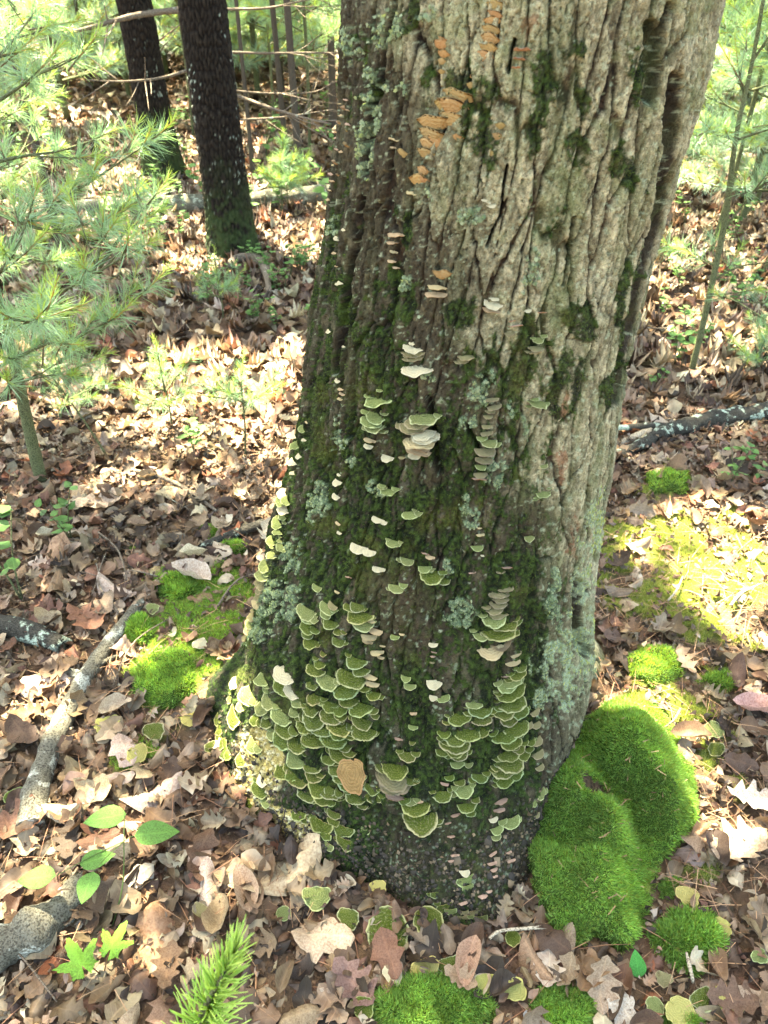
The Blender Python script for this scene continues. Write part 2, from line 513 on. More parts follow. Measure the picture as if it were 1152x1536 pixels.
ft3 = np.concatenate([ft - 2 * np.pi, ft, ft + 2 * np.pi]); fr3 = np.tile(fr, 3)
def foot(th):
    th = (th + np.pi) % (2 * np.pi) - np.pi
    return sum(np.interp(th + d, ft3, fr3) for d in (-.12, -.05, 0, .05, .12)) / 5
def t_rad(th, z):
    R = np.interp(z, ZS, RR)
    dl = np.angle(np.exp(1j * (th - math.radians(200))))
    k = .10 + .09 * np.exp(-(dl / .6) ** 2)
    return R + (foot(th) - RR[0]) * np.exp(-(np.maximum(z, 0) / k) ** 1.25)
def t_pos(th, z, off=0.0):
    r = t_rad(th, z) + off
    return np.stack([np.interp(z, ZS, CX) + r * np.cos(th), np.interp(z, ZS, CY) + r * np.sin(th), z + 0 * th], -1)
def on_trunk(px, py):
    """where the sight line through a photo pixel meets the trunk; (point, theta)"""
    t = np.arange(.55, 2.4, .004)
    P = np.array([0, 0, CAM_H]) + ray(px, py)[None] * t[:, None]
    dx, dy = P[:, 0] - np.interp(P[:, 2], ZS, CX), P[:, 1] - np.interp(P[:, 2], ZS, CY)
    th = np.arctan2(dy, dx)
    f = np.hypot(dx, dy) - t_rad(th, P[:, 2])
    f[P[:, 2] < -.02] = 1
    k = np.argmax(f < 0) if (f < 0).any() else np.argmin(f)
    p, a = P[k], th[k]
    return t_pos(np.array(a), np.array(p[2])), a, (f[k] < .03)

def pxblob(x, y, blobs, soft=.35):
    """soft union of ellipses (cx,cy,rx,ry[,rot deg,weight])"""
    m = np.zeros_like(x)
    for b in blobs:
        cx, cy, rx, ry = b[:4]; rot = math.radians(b[4]) if len(b) > 4 else 0; w = b[5] if len(b) > 5 else 1
        u = (x - cx) * math.cos(rot) + (y - cy) * math.sin(rot); v = -(x - cx) * math.sin(rot) + (y - cy) * math.cos(rot)
        m = np.maximum(m, w * sstep(1 + soft, 1 - soft, np.sqrt((u / rx) ** 2 + (v / ry) ** 2)))
    return m

def bark(th, z):
    """relief 0 (furrow) .. 1 (plate) and masks for a bark that runs up the stem"""
    u = th * .34; v = z
    u = u + .05 * v
    uw = u + .012 * fbm2(u * 9, v * 4, 3) + .005 * fbm2(u * 40, v * 16, 5)
    vw = v + .03 * fbm2(u * 14, v * 5, 8)
    uw = uw + .006 * fbm2(u * 70, v * 45, 6); vw = vw + .012 * fbm2(u * 60, v * 30, 9)
    L1, d1, c1 = flakes(uw / .040, vw / .15, 11)
    w2 = .006 * fbm2(u * 90, v * 60, 15)
    L2, d2, c2 = flakes((uw + w2) / .0165 + 7 * c1, (vw + w2) / .042, 23)
    w3 = .003 * fbm2(u * 220, v * 160, 16, 2)
    L3, d3, c3 = flakes((u + w3) / .0068, (v + w3 * 1.5) / .014, 31)
    wf = .5 + .5 * fbm2(u * 9, v * 5, 14)
    rid = sstep(-.02, .05 + .22 * wf * wf, d1)
    sub = sstep(-.01, .08, d2)
    fine = fbm2(u * 180, v * 120, 41, 3)
    med = fbm2(u * 45, v * 22, 43, 4)
    h = rid * (.22 + .34 * L1 + .30 * L2 * (.4 + .6 * sub) + .20 * L3 * (.6 + .4 * sstep(0, .1, d3))) + .07 * fine + .10 * med
    h = h * (1 - .35 * (1 - sub) * (c2 > .35))
    return h, rid, sub, c1, c2, c3, fine, u, v

def build_oak():
    # theta: dense on the side that faces the clearing, coarse behind
    front = -math.pi / 2
    th = np.concatenate([np.linspace(front - 1.85, front + 1.85, 560), np.linspace(front + 1.85, front + 2 * math.pi - 1.85, 62)[1:-1]])
    z = np.concatenate([np.linspace(-.06, 1.52, 930), np.linspace(1.52, 11, 72)[1:]])
    TH, Z = np.meshgrid(th, z)
    h, rid, sub, c1, c2, c3, fine, u, v = bark(TH, Z)
    x0, y0, _ = project(t_pos(TH, Z))
    inv = (Z < 1.6) & (np.cos(TH - front) > -.3)
    # deep chunky plates with wide gaps along the right edge of the stem
    edgeR = sstep(-.62, -.30, TH) * sstep(.25, .5, Z)
    e1, e2, ec = worley((TH * .34 + .03 * fbm2(TH * 3, Z * 6, 71)) / .06, (Z + .04 * fbm2(TH * 9, Z * 14, 73)) / .17, 77)
    chunky = sstep(.05, .16, e2 - e1)
    h = lerp(h, chunky * (.7 + .3 * ec) + .25 * (h - .5), edgeR * .2)
    crack = np.zeros_like(h)
    for pts, w in (([(1022, 120), (1012, 195), (1000, 265), (985, 350), (962, 440), (945, 520), (930, 600)], 9), ([(985, 120), (1000, 60), (1010, 10)], 5), ([(985, 40), (990, 110), (982, 150)], 9), ([(868, 330), (862, 375), (850, 430)], 2.5),
                   ([(880, 980), (868, 930), (872, 880)], 9), ([(640, 600), (652, 690), (660, 715)], 4), ([(700, 640), (722, 690)], 3), ([(540, 300), (520, 420), (498, 560)], 5), ([(590, 0), (560, 150), (545, 260)], 4),
                   ([(770, 60), (762, 110)], 1.8), ([(760, 250), (748, 330), (730, 372)], 1.6)):
        pts = np.array(pts, float)
        d = np.full(h.shape, 1e9)
        xx = x0 + 6 * fbm2(u * 25, y0 / 45, 91); yy = y0
        for a, b in zip(pts[:-1], pts[1:]):
            ab = b - a; t = np.clip(((xx - a[0]) * ab[0] + (yy - a[1]) * ab[1]) / (ab @ ab), 0, 1)
            d = np.minimum(d, np.hypot(xx - a[0] - t * ab[0], yy - a[1] - t * ab[1]))
        crack = np.maximum(crack, sstep(w * 1.5, w * .5, d))
    crack *= inv
    leftd = sstep(620, 500, x0) * sstep(1000, 700, y0) * inv           # rough deeply furrowed flank
    depth = .016 - .004 * sstep(640, 800, x0) + .008 * leftd + .004 * edgeR
    depth = depth * lerp(1, .7, sstep(.25, .02, Z))
    lump = .009 * fbm2(TH * 2.2, Z * 5, 51, 3) + .014 * fbm2(TH * 5, Z * 9, 55, 3) * sstep(.5, .05, Z)
    nb = fbm2(x0 / 60, y0 / 60, 61, 4); nb2 = fbm2(x0 / 14, y0 / 18, 65, 4); nb3 = fbm2(x0 / 4.5, y0 / 5, 68, 3)
    # moss
    low = sstep(380, 720, y0 + 60 * nb - .25 * (x0 - 650)) * sstep(900, 780, x0 + 30 * nb - (y0 - 900) * .06)
    moss = .95 * low
    moss = np.maximum(moss, pxblob(x0 + 30 * nb, y0 + 20 * nb2, [(815, 120, 26, 50), (800, 190, 16, 60, 15), (875, 225, 26, 34), (862, 70, 14, 22), (585, 450, 34, 45), (600, 340, 16, 40), (945, 450, 18, 90, 12), (940, 255, 22, 40),
        (965, 110, 14, 60), (720, 200, 22, 70), (700, 130, 20, 40), (560, 560, 40, 90), (640, 130, 14, 40), (850, 590, 30, 60), (805, 505, 26, 40), (925, 560, 16, 60, 10), (880, 480, 16, 40), (830, 330, 14, 40, 10), (490, 420, 16, 180, 6, .8), (530, 120, 20, 90, 0, .7),
        (700, 470, 30, 30, 0, .8), (760, 560, 60, 50), (890, 160, 16, 30), (770, 300, 12, 50, 10, .7), (500, 620, 40, 200, 0, .9), (615, 30, 16, 30)]) * 1.0)
    moss = np.maximum(moss, sstep(560, 470, x0 + 25 * nb) * sstep(150, 420, y0) * .75)
    moss = sstep(.38, .66, moss * .78 + .34 * nb2 + .30 * nb3 + .50 * fbm2(u * 45, v * 9, 66, 3) + .35 * (.45 - h)) * inv
    bare = pxblob(x0 + 20 * nb, y0 + 20 * nb, [(640, 1300, 90, 90), (600, 930, 50, 70), (560, 660, 14, 34), (520, 560, 16, 60), (790, 780, 26, 40), (770, 1310, 60, 100), (640, 720, 30, 20)]) * inv
    moss = moss * (1 - .75 * bare * sstep(-.2, .4, nb2 + .3))
    # lichens: blue green leafy ones on the left flank and base, pale grey green crust at the right foot
    lich = pxblob(x0 + 16 * nb2, y0 + 16 * nb, [(575, 45, 34, 30), (550, 170, 14, 60), (540, 230, 12, 50), (600, 130, 10, 16), (705, 325, 22, 16), (640, 300, 10, 18), (720, 590, 14, 30), (748, 710, 16, 34), (703, 780, 14, 34), (640, 560, 16, 14),
        (700, 635, 12, 16), (770, 620, 8, 12), (635, 480, 12, 10), (660, 420, 14, 10), (800, 400, 16, 40, 10), (790, 640, 8, 20), (500, 660, 10, 30), (470, 760, 16, 40), (430, 840, 20, 30), (410, 900, 44, 34), (360, 940, 40, 34), (560, 740, 16, 14), (690, 920, 30, 26), (520, 60, 16, 40), (640, 25, 20, 12),
        (830, 900, 14, 60), (740, 570, 12, 12), (610, 420, 8, 12), (560, 110, 30, 12, 40), (520, 700, 10, 14), (670, 850, 12, 16), (495, 350, 8, 30)])
    lich = sstep(.54, .84, lich * .72 + .55 * nb3 + .40 * fbm2(x0 / 9, y0 / 9, 72, 3)) * inv
    lichR = pxblob(x0 + 14 * nb2, y0 + 14 * nb, [(850, 1000, 46, 90, 10), (880, 920, 26, 80), (820, 1060, 20, 40), (905, 780, 20, 60), (880, 850, 20, 50)])
    lichR = sstep(.48, .80, lichR * .62 + .5 * nb3 + .5 * nb2) * inv
    sp = sstep(.42, .58, fbm2(x0 / 5, y0 / 5, 81, 2)) * .8 * inv       # speckles of white-green crust
    frass = sstep(.3, .6, pxblob(x0 + 14 * nb2, y0 + 14 * nb, [(385, 1150, 34, 60, -15), (350, 1210, 50, 50), (400, 1245, 60, 34)]) + .3 * nb3) * inv
    # colours (albedo, with some shade painted into the furrows)
    def rgb(*c): return np.array(c, float)
    pale = sstep(580, 740, x0 - .30 * (y0 - 250) + 70 * nb) 
    plate = lerp(rgb(.042, .035, .022), rgb(.28, .265, .165), (pale * (.55 + .45 * c2))[..., None])
    plate = lerp(plate, rgb(.24, .24, .17), (sstep(.1, .5, fbm2(x0 / 40, y0 / 90, 85)) * .7 * (.15 + .85 * pale))[..., None])
    plate = lerp(plate, rgb(.50, .45, .30), (sstep(.55, .9, c3) * pale * .45)[..., None])
    plate = lerp(plate, rgb(.27, .27, .21), edgeR[..., None] * .5)
    fur = lerp(rgb(.014, .010, .007), rgb(.055, .034, .02), sstep(-.3, .4, nb2)[..., None])  # brown inner bark, deepened to stand in for shade in the furrows
    col = lerp(fur, plate, sstep(.18, .62, h)[..., None])
    col = lerp(col, rgb(.50, .46, .31), (sstep(.15, .55, fbm2(x0 / 6, y0 / 8, 86, 3)) * pale * .55 * sstep(.35, .6, h))[..., None])
    col = lerp(col, rgb(.10, .085, .05), (sstep(.10, .45, fbm2(x0 / 9, y0 / 16, 87, 4)) * .6)[..., None])
    col = lerp(col, rgb(.17, .19, .09), (sstep(.1, .5, fbm2(x0 / 30, y0 / 40, 88, 3)) * .5 * pale)[..., None])
    rust = pxblob(x0 + 16 * nb2, y0, [(848, 612, 9, 26, 10), (795, 42, 7, 24, 10), (842, 700, 4, 40, 8, .8), (862, 800, 4, 40, 5, .8)])
    col = lerp(col, rgb(.20, .09, .05), (sstep(.4, .8, rust + .5 * nb3) * .7)[..., None])
    col = lerp(col, rgb(.055, .042, .026), (bare * .75)[..., None])
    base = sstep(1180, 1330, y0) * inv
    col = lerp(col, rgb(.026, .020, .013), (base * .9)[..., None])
    col = lerp(col, rgb(.016, .012, .009), (sstep(.02, .35, crack) * .93)[..., None])
    mcol = lerp(rgb(.003, .007, .002), rgb(.034, .062, .010), sstep(-.35, .6, nb3 + .4 * nb2)[..., None])
    mcol = lerp(mcol, rgb(.09, .09, .02), (sstep(.2, .6, nb) * .4)[..., None])
    col = lerp(col, rgb(.07, .10, .035), (sstep(-.1, .5, fbm2(u * 30, v * 8, 67, 4)) * (.12 + .33 * pale))[..., None] * inv[..., None])
    col = lerp(col, rgb(.30, .36, .25), sp[..., None] * .7)
    col = lerp(col, mcol, (moss * .93)[..., None])
    col = lerp(col, rgb(.17, .235, .14), (lich * .75)[..., None])
    col = lerp(col, rgb(.30, .38, .25), (lichR * .8)[..., None])
    col = lerp(col, lerp(rgb(.42, .33, .12), rgb(.62, .55, .36), sstep(0, .5, nb3)[..., None]), (frass * .9)[..., None])
    hh = h * (1 - .25 * moss)
    off = -depth * (1 - hh) - crack * .020 + moss * (.003 + .0025 * nb3) + lich * (.002 + .002 * nb3) + frass * .004 * nb3 + lump
    fray = edgeR * sstep(.8, 1.5, Z)
    V = t_pos(TH, Z, off)
    n = len(th)
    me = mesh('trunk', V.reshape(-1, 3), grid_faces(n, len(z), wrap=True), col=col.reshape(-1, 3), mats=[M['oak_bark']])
    return me, dict(TH=TH, Z=Z, off=off, moss=moss, lich=lich, lichR=lichR, inv=inv, V=V, col=col, x=x0, y=y0)

oak = thing('oak_tree', 'massive leaning oak trunk with furrowed mossy bark and shelf fungi', 'tree', (float(CX[0]), float(CY[0]), 0))
def under_oak(o): o.location = (-oak.location.x, -oak.location.y, 0); return o
oak_mesh, TR = build_oak()
under_oak(link('trunk', oak_mesh, oak))

def bark_surface(px, py):
    p, a, hit = on_trunk(px, py)
    return p, a, hit

# trunk moss fuzz and leafy lichen flakes, real little blades
def trunk_normals(idx):
    V = TR['V']; r, c = idx
    r2 = np.minimum(r + 1, V.shape[0] - 1); c2 = np.minimum(c + 1, V.shape[1] - 1)
    N = np.cross(V[r, c2] - V[r, c], V[r2, c] - V[r, c]); N /= np.linalg.norm(N, axis=1)[:, None] + 1e-12
    out = np.stack([np.cos(TR['TH'][r, c]), np.sin(TR['TH'][r, c]), np.zeros(len(r))], 1)
    N = N * np.sign((N * out).sum(1))[:, None]
    N = N + out * .6; return N / np.linalg.norm(N, axis=1)[:, None]
def pick(mask, n):
    p = mask.reshape(-1); p = p / p.sum()
    k = RNG.choice(len(p), n, p=p)
    return np.unravel_index(k, mask.shape)
front_w = TR['inv'] * (TR['TH'] < -math.pi / 2 + 1.86)
id_ = pick(TR['moss'] ** 2 * front_w, 60000)
N_ = trunk_normals(id_); N_ = N_ + RNG.normal(0, .45, N_.shape) + np.array([0, 0, -.15])
blade = np.array([[-.5, 0, 0], [.5, 0, 0], [0, 0, 1.0]]) * [.0010, 1, .0036]
V, F, U, K = scatter(blade, [np.array([[0, 1, 2]])], None, dirmats(N_, RNG.uniform(0, 6.28, len(N_)), RNG.uniform(.6, 1.5, len(N_))), TR['V'][id_] - N_ * .0005,
                     lerp(np.array([.005, .014, .003]), np.array([.10, .16, .03]), RNG.random((len(N_), 1)) ** 2.8))
under_oak(link('trunk_moss', mesh('trunk_moss', V, F, col=K, mats=[M['moss']], smooth=False), oak, kind='stuff'))
# crumbs of rotten bark and dirt on the foot of the stem
cw = sstep(.17, .02, TR['Z']) * (TR['Z'] > -.01) * front_w * np.maximum(0, np.cos(TR['TH'] + 1.5))
id_ = pick(cw + 1e-12, 4500); N_ = trunk_normals(id_); nC_ = 4500
crumb = np.array([[-.5, -.5, 0], [.5, -.4, .1], [.45, .5, 0], [-.4, .4, .25], [0, 0, .5]])
V, F, U, K = scatter(crumb, [np.array([[0, 1, 4], [1, 2, 4], [2, 3, 4], [3, 0, 4]])], None, dirmats(N_ + RNG.normal(0, .6, N_.shape), RNG.uniform(0, 6.28, nC_), RNG.uniform(.002, .008, nC_) * (1 + 1.2 * (RNG.random(nC_) > .93))), TR['V'][id_],
                     lerp(np.array([.018, .013, .008]), np.array([.16, .11, .06]), RNG.random((nC_, 1)) ** 3.5))
under_oak(link('bark_crumbs', mesh('bark_crumbs', V, F, col=K, mats=[M['straw']], smooth=False), oak, kind='stuff'))
# lichen rosettes
def rosette(seed):
    r = np.random.default_rng(seed); n = 7
    a = np.arange(n) / n * 6.283; rad = .8 + .4 * r.random(n)
    V = np.concatenate([[[0, 0, 0]], np.stack([rad * np.cos(a) * .6, rad * np.sin(a) * .6, .10 + .15 * r.random(n)], 1), np.stack([rad * np.cos(a + .2), rad * np.sin(a + .2), .25 * r.random(n)], 1)])
    k = np.arange(n)
    F = [np.stack([np.zeros(n, int), 1 + k, 1 + (k + 1) % n], 1), np.stack([1 + k, 1 + n + k, 1 + (k + 1) % n], 1)]
    return V, F
parts = []
for s_ in range(5):
    for msk, ca, cb, num, sz in ((TR['lich'], (.14, .21, .12), (.36, .42, .28), 1100, .0023), (TR['lichR'], (.22, .29, .16), (.42, .46, .28), 500, .0028)):
        id_ = pick(msk ** 2 * front_w + 1e-9, num)
        N_ = trunk_normals(id_) + RNG.normal(0, .35, (num, 3))
        rv, rf = rosette(s_)
        V, F, U, K = scatter(rv, rf, None, dirmats(N_, RNG.uniform(0, 6.28, num), sz * RNG.uniform(.5, 1.5, num)), TR['V'][id_], lerp(np.array(ca), np.array(cb), RNG.random((num, 1))))
        parts.append((V, F, U, K))
V, F, U, K = join(parts)
under_oak(link('lichen', mesh('lichen', V, F, col=K, mats=[M['moss']], smooth=False), oak, kind='stuff'))

# ------------------------------------------------------------------ ground
MOUND_PX = [(792, 1285), (800, 1215), (822, 1150), (850, 1115), (893, 1080), (940, 1047), (985, 1065), (1022, 1120), (1046, 1180), (1030, 1250), (985, 1300), (968, 1350), (962, 1400), (935, 1432), (900, 1405), (862, 1422), (822, 1385), (795, 1330)]
def poly_dist(x, y, poly):
    """signed distance, positive inside"""
    poly = np.asarray(poly, float); d = np.full(np.shape(x), 1e9); ins = np.zeros(np.shape(x), bool)
    for a, b in zip(poly, np.roll(poly, -1, axis=0)):
        ab = b - a; t = np.clip(((x - a[0]) * ab[0] + (y - a[1]) * ab[1]) / (ab @ ab), 0, 1)
        d = np.minimum(d, np.hypot(x - a[0] - t * ab[0], y - a[1] - t * ab[1]))
        c = ((a[1] > y) != (b[1] > y)) & (x < (b[0] - a[0]) * (y - a[1]) / (b[1] - a[1] + 1e-12) + a[0]); ins ^= c
    return np.where(ins, d, -d)
def gh(x, y):
    h = .018 * fbm2(x * 2.1, y * 2.1, 101, 3) + .05 * fbm2(x * .35, y * .35, 103, 2) * sstep(2.5, 6, y)
    r = np.hypot(x - CX[0], y - CY[0])
    th = np.arctan2(y - CY[0], x - CX[0])
    h = h + .015 * np.exp(-np.maximum(r - foot(th), 0) / .06)
    return h
MOSSY_PX = [(1000, 850, 130, 95), (1090, 900, 90, 90), (1003, 730, 36, 24), (1085, 790, 40, 24), (985, 1005, 50, 34), (1075, 1022, 40, 24), (1085, 1100, 30, 20), (1010, 1060, 60, 30, 20), (1060, 1130, 20, 30),
            (315, 915, 80, 62, -40), (300, 960, 40, 50), (265, 880, 34, 20), (250, 1020, 56, 50), (210, 945, 30, 26), (320, 1000, 20, 30), (200, 1130, 40, 26), (300, 1100, 50, 60, 0, .6), (1040, 1310, 26, 20), (955, 1290, 20, 50), (1100, 1180, 16, 20), (240, 1100, 40, 30, 0, .6)]
gx = np.concatenate([-np.geomspace(70, 3.2, 40), np.linspace(-3.1, 3.1, 420), np.geomspace(3.2, 70, 40)])
gy = np.concatenate([-np.geomspace(70, .3, 30), np.linspace(-.25, 4.6, 330), np.geomspace(4.7, 110, 90)])
GX, GY = np.meshgrid(gx, gy)
gz = gh(GX, GY)
gpx, gpy, _ = project(np.stack([GX, GY, np.zeros_like(GX)], -1))
gm = pxblob(gpx + 25 * fbm2(GX * 12, GY * 12, 111), gpy + 25 * fbm2(GX * 12, GY * 12, 113), MOSSY_PX) * (GY > .2)
gm = sstep(.42, .62, gm * .70 + .62 * fbm2(GX * 12, GY * 12, 117) + .25 * fbm2(GX * 50, GY * 50, 118))
gz = gz + .01 * gm
ground = link('forest_floor', mesh('forest_floor', np.stack([GX, GY, gz], -1).reshape(-1, 3), grid_faces(len(gx), len(gy)), col=np.repeat(gm.reshape(-1, 1), 3, 1), mats=[M['soil']]), kind='structure')
ground['label'] = 'brown forest floor of soil under dead leaves'
# ------------------------------------------------------------------ leaf shapes
def leaf_shape(seed, kind='oak', ns=18, nc=4, curl=.85):
    r = np.random.default_rng(seed)
    t = np.linspace(0, 1, ns)
    env = np.sin(np.pi * np.clip(t, .0, 1) ** .85) ** .7
    if kind == 'oak':
        k = 3.6 + r.random(); w = .27 * env * (1 + .42 * np.cos(2 * np.pi * (k * t + .15)) * np.sin(np.pi * t) ** .5) + .012
        w2 = .27 * env * (1 + .42 * np.cos(2 * np.pi * (k * t + .15 + .1 * r.normal())) * np.sin(np.pi * t) ** .5) + .012
    elif kind == 'beech':
        w = (.20 + .05 * r.random()) * env + .008 + .012 * np.abs(np.sin(t * 40)); w2 = w * (1 + .05 * r.normal())
    elif kind == 'torn':
        w = .30 * env * (1 + .5 * vn2(t * 7, 0, seed)) + .02; w2 = .30 * env * (1 + .5 * vn2(t * 7, 5, seed)) + .02
    else:                                   # ovate green leaf
        w = .33 * np.sin(np.pi * t ** .72) ** .9 + .004; w2 = w
    w = np.abs(w); w2 = np.abs(w2); w[0] = w2[0] = .008; w[-1] = w2[-1] = .004
    c = np.linspace(-1, 1, nc + 1)
    X = np.where(c[None] < 0, w[:, None], w2[:, None]) * c[None]
    Y = np.repeat((t - .5)[:, None], nc + 1, 1)
    kx = r.normal(1.2, 2.2) * curl; ky = r.normal(.8, 1.6) * curl; tw = r.normal(0, 1.4) * curl
    Z = kx * X ** 2 * 1.6 + ky * Y ** 2 * .8 + tw * X * Y
    Z = Z + curl * (.085 * vn2(X * 6 + 9, Y * 5, seed + 1) + .035 * vn2(X * 15, Y * 13, seed + 2)) + .05 * np.abs(X) * curl
    sd = r.normal(0, .10) * curl
    X = X + sd * Y ** 2 * 2
    V = np.stack([X, Y, Z], -1).reshape(-1, 3)
    uv = np.stack([np.tile(c, ns) * .5, np.repeat(t, nc + 1)], 1)
    return V, [grid_faces(nc + 1, ns)], uv
PAL = np.array([(.25, .175, .105), (.33, .25, .165), (.15, .085, .045), (.085, .048, .028), (.20, .12, .065), (.40, .32, .235), (.26, .18, .12), (.20, .155, .11), (.05, .032, .022), (.30, .10, .04), (.46, .39, .30), (.22, .17, .135), (.17, .075, .045)])
PW = np.array([.12, .09, .14, .14, .13, .06, .08, .08, .11, .012, .03, .05, .07]); PW = PW / PW.sum()
def leaf_cols(n):
    return (PAL * .82 + PAL.mean(1, keepdims=True) * .18 * np.array([1.0, 1.0, 1.0]))[RNG.choice(len(PAL), n, p=PW)] * RNG.uniform(.8, 1.2, (n, 1)) * (1 + RNG.normal(0, .04, (n, 3)))

CUSH = [  # (px, py, rx, ry, height m, label)
    (250, 1022, 52, 46, .030, 'round bright green moss cushion left of the oak roots by the pale log'),
    (650, 1520, 92, 52, .030, 'wide bright green moss cushion at the bottom edge below the yellow fungus caps'),
    (846, 1518, 54, 40, .026, 'small green moss cushion at the bottom edge right of the grey pebble'),
    (1036, 1410, 48, 42, .026, 'round spiky moss tuft right of the big moss mound with a pale splinter in front'),
    (1022, 1530, 34, 20, .018, 'small moss cushion cut by the bottom edge near the lower right corner'),
    (984, 1004, 40, 28, .030, 'yellow green moss cushion just above the peak of the big moss mound'),
    (1076, 1024, 28, 16, .018, 'small green moss cushion among pine needles right of the yellow cushion'),
    (1003, 728, 34, 20, .028, 'yellow green moss cushion below the fallen branch right of the trunk'),
    (210, 948, 26, 20, .022, 'small tufted moss cushion between the pale log and the oak'),
    (268, 884, 34, 22, .022, 'small green moss cushion under the dead leaves up the slope left of the oak'),
    (352, 826, 20, 11, .018, 'tiny moss tuft beside the dark stick left of the trunk'),
    (318, 802, 16, 10, .016, 'tiny round moss tuft highest on the left beside the curled pale leaf'),
    (1010, 1330, 16, 12, .014, 'tiny green moss tuft right of the yellow torn cap beside the mound'),
]
def in_cush(px, py):
    m = pxblob(px, py, [(c[0], c[1], c[2] * .95, c[3] * .95) for c in CUSH], .1) > .5
    return m | (poly_dist(px, py, MOUND_PX) > -4)
def ground_ok(P, grow=.0):
    r = np.hypot(P[:, 0] - c0[0], P[:, 1] - c0[1]); th = np.arctan2(P[:, 1] - c0[1], P[:, 0] - c0[0])
    px, py, _ = project(P)
    return (r > foot(th) + grow) & ~in_cush(px, py)

# ------------------------------------------------------------------ leaf litter
def wedge(n, y0, y1, m=.35):
    """uniform points over the ground seen between distances y0 and y1"""
    out = np.zeros((0, 2))
    W = .52 * (y1 * CP + 1.5 * SP) + m
    while len(out) < n:
        x = RNG.uniform(-W, W, n * 3); y = RNG.uniform(y0, y1, n * 3)
        k = np.abs(x) < .52 * (y * CP + CAM_H * SP) + m
        out = np.concatenate([out, np.stack([x[k], y[k]], 1)])
    return out[:n]
def lay(xy, zlo, zhi):
    return np.stack([xy[:, 0], xy[:, 1], gh(xy[:, 0], xy[:, 1]) + RNG.uniform(zlo, zhi, len(xy))], 1)
KINDS = ['oak', 'oak', 'beech', 'torn', 'oak', 'beech', 'oak', 'torn', 'beech', 'oak', 'beech', 'oak']
hi_t = [leaf_shape(300 + i, k, 20 if k == 'oak' else 12, 4) for i, k in enumerate(KINDS)]
mid_t = [leaf_shape(400 + i, k, 9, 2) for i, k in enumerate(KINDS)]
far_t = [leaf_shape(500 + i, 'beech', 4, 2, 1.2) for i in range(6)]
parts_near, parts_far = [], []
def spread(tmpl, P, smin, smax, tilt, store, colmul=1.0):
    k = RNG.integers(0, len(tmpl), len(P))
    for i, (V, F, uv) in enumerate(tmpl):
        m = k == i; n = m.sum()
        if n == 0: continue
        sc = RNG.uniform(smin, smax, n)
        R_ = rotmats(RNG.uniform(0, 6.28, n), np.abs(RNG.normal(0, tilt, n)), RNG.uniform(0, 6.28, n), sc)
        flip = RNG.random(n) < .45
        R_[flip] = R_[flip] @ np.diag([1, 1, -1.0])
        store.append(scatter(V, F, uv, R_, P[m], leaf_cols(n) * colmul * [.92, .89, .80]))
near = lay(wedge(7200, .22, 2.6, .55), .0, .030)
gpx_, gpy_, _ = project(near)
keep = ground_ok(near, .0) & (RNG.random(len(near)) > .84 * pxblob(gpx_, gpy_, MOSSY_PX)) & (RNG.random(len(near)) > .35 * pxblob(gpx_, gpy_, [(350, 1130, 130, 130), (1020, 980, 160, 130), (1010, 1330, 150, 110)]))
near = near[keep]
ftb = RNG.uniform(-math.pi, .2, 230)
rb = foot(ftb) + RNG.uniform(-.015, .035, 230)
pb = np.stack([c0[0] + rb * np.cos(ftb), c0[1] + rb * np.sin(ftb)], 1); pb = lay(pb, .008, .040)
bx, by, _ = project(pb); pb = pb[~in_cush(bx, by)]
spread(hi_t, near, .030, .082, .30, parts_near)
spread(hi_t, pb, .022, .060, .55, parts_near, .8)
spread(mid_t, lay(wedge(24000, 2.5, 7.2, 1.3), .0, .035), .045, .105, .26, parts_far)
spread(far_t, lay(wedge(34000, 7.0, 24, 2.5), .0, .04), .09, .17, .2, parts_far)
# small broken bits close by
bits = lay(wedge(26000, .25, 2.4), .0, .026); bits = bits[ground_ok(bits, .0)]
gpx_, gpy_, _ = project(bits); bits = bits[RNG.random(len(bits)) > .25 * pxblob(gpx_, gpy_, MOSSY_PX)]
spread(far_t, bits, .006, .030, .7, parts_near, .85)
V, F, U, K = join(parts_near)
link('leaf_litter', mesh('leaf_litter', V, F, col=K, uv=U, mats=[M['litter']]), ground, kind='stuff')
V, F, U, K = join(parts_far)
link('distant_leaf_litter', mesh('distant_leaf_litter', V, F, col=K, uv=U, mats=[M['litter_far']]), ground, kind='stuff')
